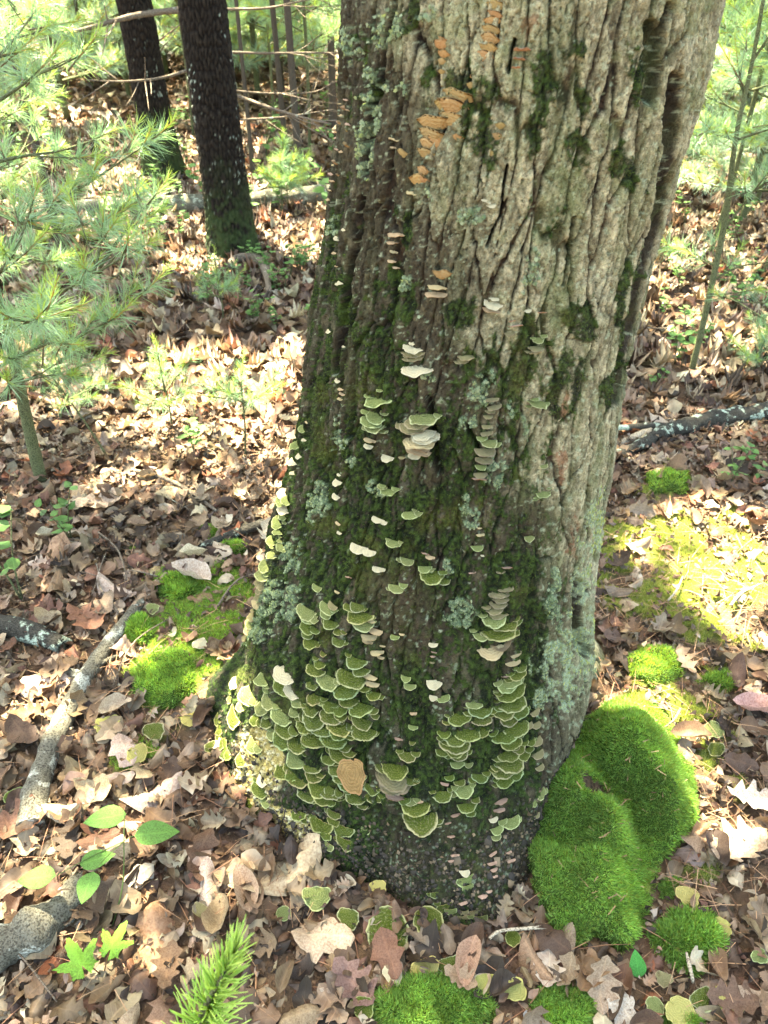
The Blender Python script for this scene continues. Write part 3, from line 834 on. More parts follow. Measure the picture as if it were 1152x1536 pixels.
# the large leaves lying on top, one object each
leaf_me = [mesh('fallen_leaf', V, F, uv=uv, mats=[M['dead_leaf']]) for V, F, uv in hi_t]
hero = [(75, 850, 95, 2, 0, (.33, .20, .12)), (170, 885, 60, 2, 1, (.42, .33, .27)), (232, 1195, 80, 2, 2, (.36, .27, .22)), (30, 1240, 80, 0, 2, (.15, .07, .04)), (235, 1400, 110, 1, .3, (.33, .19, .11)),
        (130, 935, 60, 4, 1, (.20, .09, .05)), (430, 1310, 110, 8, 2.2, (.42, .33, .21)), (370, 1340, 60, 5, .4, (.38, .26, .17)), (485, 1410, 80, 3, 1.5, (.42, .32, .22)), (1100, 1275, 84, 0, 1.9, (.36, .27, .19)),
        (1120, 1205, 60, 4, 1.2, (.48, .40, .33)), (1000, 640, 60, 2, 1, (.36, .29, .22)), (290, 870, 60, 5, 1.1, (.45, .37, .30)), (620, 1190 + 130, 50, 3, .2, (.34, .2, .12)), (150, 760, 60, 0, 1.7, (.4, .3, .22)),
        (60, 1015, 80, 1, 1.8, (.5, .4, .33)), (310, 1330, 60, 2, .2, (.42, .33, .27)), (700, 1450, 60, 5, 2.8, (.33, .2, .13)), (930, 1500, 60, 3, .4, (.42, .37, .3)), (190, 1130, 50, 3, .6, (.4, .3, .25)),
        (470, 1230 + 100, 50, 1, 2.5, (.2, .11, .07)), (530, 1480, 70, 0, .8, (.17, .1, .08)), (1130, 1070, 60, 5, 1.3, (.42, .25, .22)), (1045, 1260, 50, 3, 1.5, (.3, .2, .13)), (800, 1440, 60, 2, .5, (.27, .17, .1))]
cnt = 0
def put_leaf(P, k, yaw, tilt, td, s, col):
    global cnt
    o = link('fallen_leaf', leaf_me[k], ground)
    R_ = rotmats(np.array([yaw]), np.array([tilt]), np.array([td]))[0]
    o.matrix_local = Matrix.Translation(Vector(P)) @ Matrix(R_.tolist()).to_4x4() @ Matrix.Scale(s, 4)
    o.color = (*col, 1); cnt += 1
for px, py, w, k, yaw, col in hero:
    g = gnd(np.array(px), np.array(py), .02); _, _, d = project(g)
    g[2] = gh(g[0], g[1]) + .028
    put_leaf(g, k, yaw, .18, yaw * 2, w / FPX * d * 1.2, col)
cand = wedge(1400, .3, 2.2, .0)
P_ = lay(cand, .020, .038); px_, py_, _ = project(P_)
ok = ground_ok(P_, .01) & (px_ > -20) & (px_ < 1170) & (py_ < 1560) & (RNG.random(len(P_)) > .97 * pxblob(px_, py_, MOSSY_PX)) & (RNG.random(len(P_)) > .6 * pxblob(px_, py_, [(350, 1130, 130, 130), (1000, 1150, 190, 300), (640, 1400, 150, 100)]))
P_ = P_[ok][:300 - len(hero)]
for p, c in zip(P_, leaf_cols(len(P_))):
    put_leaf(p, int(RNG.integers(0, 12)), RNG.uniform(0, 6.28), abs(RNG.normal(0, .42)), RNG.uniform(0, 6.28), RNG.uniform(.055, .098), c * [1.0, .96, .86])

# pine needle straw and twigs on the ground
n = 8200
xy = wedge(n, .25, 2.6); P = lay(xy, .006, .030); px_, py_, _ = project(P)
w_ = .25 + .75 * pxblob(px_, py_, [(1000, 1000, 170, 190), (850, 1420, 120, 120), (1050, 1330, 130, 160), (260, 1080, 130, 130), (400, 1330, 100, 80)])
ok = ground_ok(P) & (RNG.random(n) < w_); P = P[ok]; n = len(P)
st = np.array([[-.5, -.5, 0], [.5, -.5, 0], [.4, 0, .06], [-.4, 0, .06], [.15, .5, 0], [-.15, .5, 0]]) * [.016, 1, 1]
V, F, U, K = scatter(st, [np.array([[0, 1, 2, 3], [3, 2, 4, 5]])], None, rotmats(RNG.uniform(0, 6.28, n), RNG.normal(0, .2, n), RNG.uniform(0, 6.28, n), RNG.uniform(.05, .10, n)), P,
                     lerp(np.array([.17, .07, .035]), np.array([.42, .25, .13]), RNG.random((n, 1))))
link('pine_straw', mesh('pine_straw', V, F, col=K, mats=[M['straw']]), ground, kind='stuff')

# ------------------------------------------------------------------ moss cushions
def moss_cols(n, y=.5):
    t = RNG.random((n, 1)) ** 1.2
    c = lerp(np.array([.10, .20, .04]), np.array([.31, .52, .14]), t)
    return lerp(c, np.array([.27, .29, .05]), (RNG.random((n, 1)) < .10 + .25 * y) * .7)
def moss_thing(label, poly, height_fn, nshoot, shoot=.008, res=.004, yel=.2, group=None, cat='moss', name='moss_cushion', hole=None):
    G = gnd(np.array([p[0] for p in poly], float), np.array([p[1] for p in poly], float))[:, :2]
    lo, hi = G.min(0) - .02, G.max(0) + .02
    xs = np.arange(lo[0], hi[0], res); ys = np.arange(lo[1], hi[1], res)
    X, Y = np.meshgrid(xs, ys)
    sd = poly_dist(X + .016 * fbm2(X * 28, Y * 28, 5), Y + .016 * fbm2(X * 28, Y * 28, 6), G)
    Hh = height_fn(X, Y, sd)
    Z = gh(X, Y) + np.where(sd > 0, Hh, -.03)
    cen = G.mean(0)
    t = thing(name, label, cat, (float(cen[0]), float(cen[1]), 0), group)
    nu, nv = len(xs), len(ys)
    F = grid_faces(nu, nv); keep = (sd.reshape(-1)[F] > -.006).all(1); F = F[keep]
    used = np.unique(F); mp = np.full(X.size, -1); mp[used] = np.arange(len(used))
    V = np.stack([X - cen[0], Y - cen[1], Z], -1).reshape(-1, 3)
    kb = lerp(np.array([.04, .07, .01]), np.array([.10, .17, .03]), RNG.random((len(used), 1)))
    if hole is not None: kb = lerp(kb, lerp(np.array([.03, .018, .01]), np.array([.15, .09, .05]), RNG.random((len(used), 1))), hole(X.reshape(-1)[used], Y.reshape(-1)[used])[:, None])
    link('moss_base', mesh('moss_base', V[used], mp[F], col=kb, mats=[M['moss']]), t)
    # shoots
    q = np.argwhere(sd > .0); ww = sd[q[:, 0], q[:, 1]]
    if hole is not None:
        hw = hole(X[q[:, 0], q[:, 1]], Y[q[:, 0], q[:, 1]]); q = q[RNG.random(len(q)) > hw]
    k = RNG.integers(0, len(q), nshoot); q = q[k]
    x = X[q[:, 0], q[:, 1]] + RNG.uniform(-res, res, nshoot); y = Y[q[:, 0], q[:, 1]] + RNG.uniform(-res, res, nshoot)
    gyv, gxv = np.gradient(Z, res)
    g = np.clip(np.stack([gxv[q[:, 0], q[:, 1]], gyv[q[:, 0], q[:, 1]]], 1), -1.3, 1.3)
    N = np.stack([-g[:, 0], -g[:, 1], np.ones(nshoot)], 1); N /= np.linalg.norm(N, axis=1)[:, None]
    N = N + RNG.normal(0, .30, N.shape) + np.array([0, -.12, .1])
    clump = fbm2(x * 30, y * 30, 77, 2)
    b = np.array([[-.5, 0, 0], [.5, 0, 0], [.42, .12, .55], [-.42, .12, .55], [0, .35, 1.0]]) * [.17, .5, 1]
    col = moss_cols(nshoot, yel) * (1 + .35 * clump[:, None])
    V, F, U, K = scatter(b, [np.array([[0, 1, 2, 3]]), np.array([[3, 2, 4]])], None, dirmats(N, RNG.uniform(0, 6.28, nshoot), shoot * RNG.uniform(.6, 1.35, nshoot)),
                         np.stack([x - cen[0], y - cen[1], Z[q[:, 0], q[:, 1]] - .0015], 1), col)
    if name == 'moss_mound':        # bits of straw and leaf caught on the moss
        q = np.argwhere(sd > .02); q = q[RNG.integers(0, len(q), 120)]
        stv = np.array([[-.5, -.5, 0], [.5, -.5, 0], [.3, .5, .1], [-.3, .5, .1]]) * [.12, 1, 1]
        v2, f2, _, k2 = scatter(stv, [np.array([[0, 1, 2, 3]])], None, rotmats(RNG.uniform(0, 6.28, 120), RNG.normal(0, .4, 120), RNG.uniform(0, 6.28, 120), RNG.uniform(.005, .022, 120)),
                                np.stack([X[q[:, 0], q[:, 1]] - cen[0], Y[q[:, 0], q[:, 1]] - cen[1], Z[q[:, 0], q[:, 1]] + .006], 1), lerp(np.array([.12, .06, .03]), np.array([.35, .22, .1]), RNG.random((120, 1))))
        link('caught_straw', mesh('caught_straw', v2, f2, col=k2, mats=[M['straw']], smooth=False), t, kind='stuff')
    link('moss_shoots', mesh('moss_shoots', V, F, col=K, mats=[M['moss']], smooth=False), t, kind='stuff')
    return t
def bump_at(px, py, rx_m, ry_m, h, rot=0):
    g = gnd(np.array(float(px)), np.array(float(py)), h * .5)
    return (g[0], g[1], rx_m, ry_m, h, rot)
BUMPS = [bump_at(950, 1110, .085, .12, .15), bump_at(1000, 1190, .060, .12, .12, .2), bump_at(865, 1190, .075, .10, .12), bump_at(895, 1310, .060, .10, .105), bump_at(910, 1240, .055, .09, .12), bump_at(830, 1320, .055, .08, .08), bump_at(935, 1390, .03, .05, .05)]
hg = gnd(np.array(893.), np.array(1182.), .07)
def mound_h(X, Y, sd):
    S = 0
    for x, y, rx, ry, h, rot in BUMPS:
        u = (X - x) * math.cos(rot) + (Y - y) * math.sin(rot); v = -(X - x) * math.sin(rot) + (Y - y) * math.cos(rot)
        S = S + (h * np.exp(-((u / rx) ** 2 + (v / ry) ** 2))) ** 2.6
    H = .88 * S ** (1 / 2.6)
    H = H * (1 + .20 * fbm2(X * 12, Y * 12, 9, 3)) + .010 * fbm2(X * 34, Y * 34, 4, 3) + .003 * fbm2(X * 120, Y * 120, 4, 2)
    H = np.minimum(H, np.sqrt(np.maximum(sd, 0) * .22) * 1.0 + .002)
    d = np.hypot((X - hg[0]) / .044, (Y - hg[1]) / .036)
    return H - .035 * np.exp(-d ** 2 * 1.2)
def mound_hole(X, Y):
    d = np.hypot((X - hg[0] + .010 * fbm2(X * 60, Y * 60, 3)) / .036, (Y - hg[1] + .01 * fbm2(X * 50, Y * 50, 4)) / .030)
    return sstep(1.3, .8, d)
moss_thing('large domed bright green moss mound at the right foot of the oak', MOUND_PX, mound_h, 95000, .0078, .004, .3, name='moss_mound', hole=mound_hole)
for i, (cx, cy, rx, ry, h, lab) in enumerate(CUSH):
    a = np.linspace(0, 2 * np.pi, 22, endpoint=False)
    rr = 1 + .22 * vn2(np.cos(a) * 1.7 + i * 9, np.sin(a) * 1.7, 3)
    poly = [(cx + rx * r_ * math.cos(q), cy + ry * r_ * math.sin(q)) for q, r_ in zip(a, rr)]
    area = math.pi * rx * ry
    moss_thing(lab, poly, lambda X, Y, sd, h=h, i=i: np.minimum(h, np.sqrt(np.maximum(sd, 0) * h * 1.3)) * (1 + .35 * fbm2(X * 30, Y * 30, i, 2)), int(min(14000, 1200 + area * 1.1)), .009 if i not in (3, 8, 9) else .013, .004, .15 if cx < 900 or cy > 1200 else .7, group='moss cushions on the forest floor')
# low moss carpet between the leaves
mk = sstep(.5, .9, gm) * (GY < 2.6) * (GY > .25)
prob = (mk * np.gradient(gx)[None, :] * np.gradient(gy)[:, None]).reshape(-1); prob /= prob.sum()
n = 70000
k = RNG.choice(len(prob), n, p=prob); r_, c_ = np.unravel_index(k, GX.shape)
x = GX[r_, c_] + RNG.uniform(-.008, .008, n); y = GY[r_, c_] + RNG.uniform(-.008, .008, n)
P = np.stack([x, y, gh(x, y) + .008], 1); ok = ground_ok(P, -.01); P = P[ok]; n = len(P)
N = RNG.normal(0, .4, (n, 3)) + [0, 0, 1]
b = np.array([[-.5, 0, 0], [.5, 0, 0], [0, .3, 1.0]]) * [.22, .6, 1]
px_, _, _ = project(P)
colr = lerp(moss_cols(n, .2), lerp(np.array([.20, .20, .06]), np.array([.42, .40, .19]), RNG.random((n, 1))), sstep(700, 950, px_)[:, None] * .75)
V, F, U, K = scatter(b, [np.array([[0, 1, 2]])], None, dirmats(N, RNG.uniform(0, 6.28, n), RNG.uniform(.006, .013, n)), P, colr)
link('moss_carpet', mesh('moss_carpet', V, F, col=K, mats=[M['moss']], smooth=False), ground, kind='stuff')

# ------------------------------------------------------------------ bracket fungi
def bracket_mesh(seed, lob=.10, thick=.07, dome=.12, cup=0.0, nfan=26, nr=7, depth=1.0, span=100):
    r = np.random.default_rng(seed)
    a = np.radians(np.linspace(-span, span, nfan)); rho = np.linspace(0, 1, nr + 1)[1:] ** .8
    k1, k2 = r.uniform(2, 3.5), r.uniform(5, 9); p1, p2 = r.random(2) * 6.28
    R_ = np.interp(np.abs(a), [0, 2.2, np.pi], [1, 1, .8]) * (1 + lob * np.sin(k1 * a + p1) + lob * .35 * np.sin(k2 * a + p2) + .02 * r.normal(size=nfan)) * (.86 + .14 * np.cos(a * .9 if span < 150 else a * 1.0))
    A, Q = np.meshgrid(a, rho); RR_ = np.repeat(R_[None], len(rho), 0)
    x = Q * RR_ * np.sin(A); y = Q * RR_ * np.cos(A) * depth
    wave = .055 * np.sin(k1 * 1.7 * A + p2) * Q ** 2 + .03 * np.sin(k2 * A + p1) * Q ** 3
    zt = dome * (1 - Q ** 2) + wave + cup * Q ** 1.5 + .012 * np.sin(Q * 26 + A * 2)
    th = thick * (1 - .82 * Q ** 2.2)
    zb = zt - th
    T = np.stack([x, y, zt], -1).reshape(-1, 3); B = np.stack([x * .985, y * .985, zb], -1).reshape(-1, 3)
    V = np.concatenate([T, B, [[0, -.05, dome], [0, -.05, dome - thick]]])
    n = len(T); nu = nfan; nv = len(rho)
    F1 = grid_faces(nu, nv)[:, ::-1]; F2 = grid_faces(nu, nv) + n
    c = np.arange(nu - 1); o = (nv - 1) * nu
    F3 = np.stack([o + c, o + c + 1, n + o + c + 1, n + o + c], 1)
    ft_ = np.stack([np.full(nu - 1, 2 * n), c, c + 1], 1); fb_ = np.stack([np.full(nu - 1, 2 * n + 1), n + c + 1, n + c], 1)
    uv = np.concatenate([np.stack([Q.reshape(-1), np.full(n, .5)], 1), np.stack([Q.reshape(-1), np.full(n, 2.5)], 1), [[0, .5], [0, 2.5]]])
    return mesh('bracket', V, [np.concatenate([F1, F2, F3]), np.concatenate([ft_, fb_])], uv=uv, mats=[M['bracket']])
BR = {'g': [bracket_mesh(i, .07, .065, .10, 0, nfan=30, depth=.95) for i in range(12)],
      'o': [bracket_mesh(20 + i, .10, .07, .0, .42, depth=.75, span=92) for i in range(6)],
      'l': [bracket_mesh(50 + i, .11, .04, .05, 0, nfan=40, depth=.85, span=180) for i in range(6)],
      't': [bracket_mesh(30 + i, .06, .20, .10, 0, depth=.75) for i in range(5)]}
def tone(kind):
    r = random.random
    if kind == 'g': c = (.34 + .12 * r(), .35 + .08 * r(), .16 + .06 * r(), 1.0)
    elif kind == 'y': c = (.44, .43 + .06 * r(), .22, .8)          # pale green cream
    elif kind == 'c': c = (.58, .50, .33, .25)                        # cream
    elif kind == 'o': c = (.31 + .08 * r(), .235 + .05 * r(), .14, .15) # orange tan
    elif kind == 't': c = (.48, .33 + .05 * r(), .20, .12)            # tan
    elif kind == 'p': c = (.27, .215, .135, .45)                        # pinkish grey
    elif kind == 'P': c = (.42, .28, .20, .0)                         # pink
    elif kind == 'm': c = (.34, .27, .16, .55)                        # brown green
    else: c = (.3, .3, .2, .5)
    return c
def cluster(label, items, group=None, cat='bracket fungus'):
    """items: (px, py, width px, kind [, tilt deg, roll deg])"""
    pts = []
    for it in items:
        p, a, hit = on_trunk(it[0], it[1])
        pts.append((p, a))
    cen = np.mean([p for p, a in pts], axis=0); ia = int(np.argmin([np.linalg.norm(p - cen) for p, a in pts])); cen = pts[ia][0]
    t = thing('shelf_fungus', label, cat, tuple(float(v) for v in cen), group)
    for it, (p, a) in zip(items, pts):
        px, py, w, kd = it[:4]
        _, _, d = project(p)
        s = w / 2 / FPX * float(d) * (1.02 if kd == 'o' else 1.02 if w > 28 else 1.0) * random.uniform(.8, 1.18)
        tilt = math.radians(it[4] if len(it) > 4 else {'o': 42, 't': -2, 'P': 24}.get(kd, -16) + random.uniform(-8, 8))
        roll = math.radians(it[5] if len(it) > 5 else random.uniform(-9, 9))
        yaw = a - math.pi / 2 + math.radians(random.uniform(-12, 12))
        me = random.choice(BR['o'] if kd == 'o' else BR['t'] if kd in 'tpPm' and w < 46 else BR['g'])
        o = link('bracket', me, t)
        out = Vector((math.cos(a), math.sin(a), 0))
        sh = .35 if w > 30 else .2
        loc = Vector(p) - out * (.003 + s * (.15 if w > 20 else .05)) + Vector((0, 0, s * sh * .4))
        o.matrix_local = Matrix.Translation(loc - Vector(cen)) @ Matrix.Rotation(yaw, 4, 'Z') @ Matrix.Rotation(tilt, 4, 'X') @ Matrix.Rotation(roll, 4, 'Y') @ Matrix.Scale(s, 4)
        o.color = tone(kd)
        for _k in range(random.choice((1, 1, 2, 3)) if kd in 'gym' and w > 24 else 0):      # a smaller cap grown together with it
            s2 = s * random.uniform(.3, .65); q = Matrix.Translation(loc - Vector(cen) + Vector((-math.sin(a), math.cos(a), 0)) * s * random.choice((-.75, .75)) + Vector((0, 0, random.uniform(-.55, .5) * s)))
            o2 = link('bracket', random.choice(BR['g']), t)
            o2.matrix_local = q @ Matrix.Rotation(yaw, 4, 'Z') @ Matrix.Rotation(tilt, 4, 'X') @ Matrix.Scale(s2, 4)
            o2.color = tone(kd)
    return t
def Z7(x, y, w, k='g', *r): return (300 + x / 2.057, 860 + y / 2.057, w / 2.057, k, *r)
def Z4(x, y, w, k='y', *r): return (400 + x / 2.304, 460 + y / 2.304, w / 2.304, k, *r)
GR = 'clusters of shelf fungus on the oak trunk'
CL = [
 ('orange tan shelf fungus in a tall overlapping column up the middle of the trunk', [(704,135,26,'o'),(682,162,50,'o'),(675,180,58,'o'),(647,203,52,'o'),(672,193,48,'o'),(684,212,26,'o'),(643,218,45,'o'),(636,242,40,'o'),(603,238,28,'o'),(640,230,38,'o'),(652,224,36,'o'),(664,172,44,'o'),(690,150,24,'o')]),
 ('pair of orange tan shelf fungus just under the tall orange column', [(628,266,35,'o'),(625,283,42,'o'),(632,275,30,'o'),(618,290,26,'t')]),
 ('orange shelf fungus in a narrow stack reaching the top edge of the photo', [(743,5,30,'o'),(741,18,30,'o'),(740,31,36,'o'),(737,44,34,'o'),(733,58,45,'o'),(731,72,34,'o'),(728,84,34,'o'),(724,96,32,'o'),(718,108,20,'o'),(712,120,18,'o')]),
 ('short orange shelf fungus clump left of the narrow top stack', [(661,65,20,'o'),(662,78,34,'o'),(663,88,30,'o'),(661,98,24,'o'),(661,112,14,'o')]),
 ('small pinkish shelf fungus high on the trunk beside the rusty bare patch', [(783,77,26,'P'),(779,90,26,'P'),(774,103,16,'P')]),
 ('three small separate orange shelf fungus right of the tall orange column', [(749,195,22,'o'),(744,211,26,'o'),(737,235,22,'o')]),
 ('small pale tan shelf fungus pair above a short chain of smaller ones', [(593,354,30,'t'),(588,365,28,'t'),(588,392,16,'t'),(594,402,14,'t'),(590,378,18,'t')]),
 ('tan shelf fungus trio with ragged edges in the upper middle of the trunk', [(661,422,32,'o'),(656,433,36,'t'),(653,444,32,'t')]),
 ('pale greyish tan shelf fungus under a small white knob', [(740,457,40,'c'),(737,467,36,'t'),(741,448,16,'c')]),
 ('tiny pale shelf fungus beside the round lichen covered knot', [(737,309,14,'c'),(727,300,12,'c'),(733,304,10,'c')]),
 ('thin pale edged shelf fungus stack with one very wide lowest bracket', [(619,514,18,'c'),(619,523,44,'c'),(617,531,36,'m'),(626,555,64,'c',-8,4),(621,537,28,'m')]),
 ('light green shelf fungus with a tilted top cap above four stacked ones', [(568,586,14,'y'),(567,603,48,'y',-10,14),(548,617,20,'y'),(563,626,42,'y'),(558,634,40,'y'),(561,640,40,'y'),(554,661,22,'t'),(552,670,18,'c')]),
 ('dense brown and pale edged shelf fungus stack in the middle of the trunk', [(637,628,54,'y',-12,10),(626,636,46,'m'),(617,644,40,'m'),(634,650,40,'c'),(637,657,42,'c'),(628,665,50,'t'),(630,674,44,'t'),(622,684,30,'c',-10,14),(627,679,40,'t')]),
 ('small pale shelf fungus pair just below the four stacked green ones', [(581,687,24,'c'),(602,687,14,'m')]),
 ('narrow tall column of thin pinkish grey shelf fungus right of centre', [(739,601,26,'p'),(741,611,30,'p'),(735,617,20,'m'),(732,624,16,'m'),(730,639,20,'m'),(730,651,22,'p'),(734,665,32,'y'),(728,680,32,'p'),(726,690,28,'p'),(722,701,22,'y'),(721,712,26,'p'),(719,721,26,'P')]),
 ('two small cream shelf fungus low on the dark left side of the trunk', [(506,723,20,'c'),(503,745,20,'c'),(507,713,8,'c'),(506,786,12,'t'),(508,800,9,'c')]),
 ('single tiny white shelf fungus on the dark upper left flank', [(492,497,13,'c',-30)]),
 ('little brown shelf fungus chain in a furrow of the left flank', [(506,571,14,'c'),(511,584,16,'t'),(511,592,16,'t'),(510,599,14,'t'),(515,520,8,'c')]),
 ('two flat light green shelf fungus side by side in the middle of the trunk', [(581,739,32,'y',-12,6),(593,734,14,'y')]),
 ('tilted light green shelf fungus with a small knob on it', [(615,773,34,'y',-14,10),(622,765,10,'y')]),
 ('small cream shelf fungus left of the tilted light green one', [(567,780,22,'c'),(574,784,14,'c')]),
 ('pale green rounded shelf fungus on dark bark below the tilted one', [(590,816,26,'y',-18,6)]),
 ('wide cream shelf fungus of two joined caps', [(538,822,30,'c',-22),(553,828,26,'c',-22)]),
 ('thin cream sliver of shelf fungus below the two joined caps', [(567,855,26,'c',-8)]),
 ('pale green shelf fungus of three caps with one wide flat cap', [(610,842,26,'y'),(637,853,26,'y'),(647,864,48,'g',-18),(645,836,16,'t'),(638,831,14,'P')]),
 ('lone cream green shelf fungus above the lowest dark bark', [(594,882,34,'y',-26,8)]),
 ('vertical line of four tiny shelf fungus between the lichen patches', [(719,792,8,'t'),(721,804,14,'t'),(716,822,22,'y'),(724,834,8,'c')]),
 ('dull pinkish brown shelf fungus above the stacked right column', [(760,853,28,'P'),(708,859,16,'P'),(752,858,20,'p')]),
 ('stack of wavy grey green shelf fungus forming the upper right column', [(758,882,30,'p'),(749,890,44,'p'),(752,898,36,'p'),(749,906,40,'p'),(743,916,40,'m'),(746,922,38,'m'),(741,928,48,'y'),(756,936,50,'g'),(748,945,52,'g'),(722,952,34,'y'),(744,953,40,'g'),(760,944,34,'g')]),
 ('wide orange brown shelf fungus slab under the upper right column', [Z7(895,232,100,'t',-22),Z7(875,262,70,'o'),Z7(930,228,70,'o',-24)]),
 ('small greyish pink shelf fungus high right beside cracked pale bark', [(773,490,28,'P'),(765,500,24,'p'),(768,482,16,'P')]),
 ('light green shelf fungus pair on the pale upper right bark', [(808,510,28,'y'),(804,523,30,'m'),(803,529,26,'t')]),
 ('faint grey shelf fungus above the light green pair on pale bark', [(814,471,18,'P'),(792,466,14,'c')]),
 ('thin green streak of shelf fungus right of the narrow tall column', [(806,606,34,'y',-10,-14),(803,600,14,'y')]),
 ('two small green shelf fungus on the mossy right middle bark', [(814,740,28,'y',-10,-8),(817,700,14,'y'),(806,744,16,'y')]),
 ('single green shelf fungus below the mossy right middle bark', [(794,806,18,'y',-30)]),
 ('flat grey tan shelf fungus on bark left of the pinkish pair', [(699,536,28,'m'),(695,540,20,'m')]),
 ('bright cream shelf fungus at the left silhouette of the trunk, upper group', [(437,652,26,'c'),(447,684,18,'c'),(436,693,22,'c'),(452,644,18,'y'),(455,660,14,'c'),(441,668,24,'y'),(438,710,16,'c'),(458,634,10,'t')]),
 ('bright pale green shelf fungus stack jutting from the left silhouette', [(424,742,32,'c'),(424,752,34,'y'),(426,764,38,'c'),(414,785,32,'y'),(422,775,26,'y'),(415,798,28,'y'),(420,820,26,'y'),(405,812,26,'y'),(408,832,26,'y')]),
 ('tan green shelf fungus stack low at the left silhouette above the root', [(396,850,34,'y'),(394,862,34,'y'),(390,874,32,'m'),(388,884,30,'m'),(386,895,28,'m'),(384,906,26,'t')]),
 ('brown green shelf fungus edge on the mossy left root', [(355,925,30,'m'),(343,935,28,'m'),(334,944,26,'m'),(323,955,22,'m'),(318,940,22,'y')]),
]
rnd = random.Random(3)
CL.append(('many tiny tan shelf fungus up the dark left edge of the trunk', [(x + rnd.uniform(-5, 5), y + rnd.uniform(-4, 4), rnd.uniform(10, 18), rnd.choice('tttoP'), rnd.uniform(-10, 10)) for x, y in [(520,150),(515,165),(508,180),(518,190),(505,205),(500,222),(515,220),(498,238),(505,250),(490,262),(496,272),(488,285),(487,300),(512,200),(502,190),(514,174),(508,232),(494,250),(524,165),(510,158),(500,262)]]))
CL.append(('sparse small cream shelf fungus strung down the upper left edge', [(505,358,14,'c'),(500,380,12,'t'),(508,425,16,'c'),(513,345,10,'c'),(502,400,9,'t')]))
CL.append(('small brown shelf fungus on the bark left of the lone orange caps', [(590,210,20,'t'),(588,222,14,'t'),(613,18,12,'t'),(617,8,10,'t')]))
CL += [
 ('pale topped shelf fungus stack at the upper left of the large green colony', [Z7(325,120,76,'y',-24),Z7(335,140,66,'y'),Z7(335,165,60),Z7(330,190,50),Z7(340,212,70,'g',-26)]),
 ('single pale green cap above the upper left stack of the colony', [Z7(357,45,48,'y',-30)]),
 ('green shelf fungus chain hanging right of the pale topped stack', [Z7(392,108,66,'y',-30),Z7(385,130,50,'y'),Z7(400,155,58,'g',-30),Z7(428,182,50,'g'),Z7(425,212,58,'g'),Z7(410,100,40,'m')]),
 ('green shelf fungus with tan lower edges above the colony', [Z7(485,103,64,'g',-28),Z7(492,135,88,'g'),Z7(500,152,84,'y'),Z7(525,146,50,'t'),Z7(540,182,50,'t'),Z7(520,198,52,'t'),Z7(516,212,46,'t')]),
 ('tan button shelf fungus below the tan lower edges', [Z7(545,245,44,'t'),Z7(557,262,28,'t'),Z7(562,228,20,'t')]),
 ('small two toned shelf fungus right of the tan edged group', [Z7(600,198,36,'y'),Z7(622,190,26,'t')]),
 ('tiny tan shelf fungus cluster in the dark bark between the columns', [Z7(720,222,30,'c'),Z7(718,260,24,'P'),Z7(722,248,22,'P'),Z7(716,275,18,'p'),Z7(455,15,22,'P'),Z7(420,60,26,'t')]),
 ('pale green shelf fungus fan between colony and right stacks', [Z7(635,325,44,'y',-40),Z7(648,345,40,'y',-30)]),
 ('pale torn shelf fungus with a yellow tip between the colonies', [Z7(722,380,34,'c',-50),Z7(750,385,54,'y',-40),Z7(722,338,54,'c',-25)]),
 ('two tan buttons on the bark above the centre fan', [Z7(658,435,26,'t'),Z7(658,475,30,'y')]),
]
main_a = [(378,250,36),(370,278,52),(355,300,66),(480,275,78),(465,325,92),(445,362,80),(525,320,52,'t'),(530,345,48,'t'),(535,375,66),(395,330,78,'y'),(345,345,60),(495,300,60),(505,355,50)]
main_b = [(190,330,74,'y'),(262,312,88,'c'),(255,350,80),(103,338,48,'c'),(150,380,92,'y'),(215,395,84,'y'),(285,365,60,'c'),(300,395,70,'y'),(355,385,74),(340,420,80),(250,440,84,'y'),(290,430,60,'y'),(190,420,70,'y'),(175,455,66)]
main_c = [(265,480,98),(262,508,112),(205,460,60),(350,450,86),(400,410,84),(405,440,80),(495,415,98),(430,425,64),(500,460,82),(505,487,88),(430,470,104),(425,492,90),(410,512,104),(350,512,84),(320,475,64),(225,495,70,'y'),(375,480,80),(455,395,70),(540,440,40),(300,525,80)]
main_d = [(90,385,54,'g',-45),(100,440,92,'g',-50),(58,480,56,'g',-45),(60,510,72,'g',-45),(75,545,74,'g',-40),(165,530,64,'y',-35),(125,575,58,'g',-35),(90,640,64,'g',-40),(120,410,60,'y',-45),(50,450,44,'g',-45),(45,540,44,'g',-45)]
main_e = [(300,575,104,'y'),(345,595,74),(430,555,84),(260,612,104),(300,630,100),(425,600,84),(370,655,108),(460,650,74),(330,682,78),(380,695,64),(480,690,64),(440,625,80),(395,575,60),(400,675,70),(455,590,60),(350,620,70),(490,625,60),(500,718,50)]
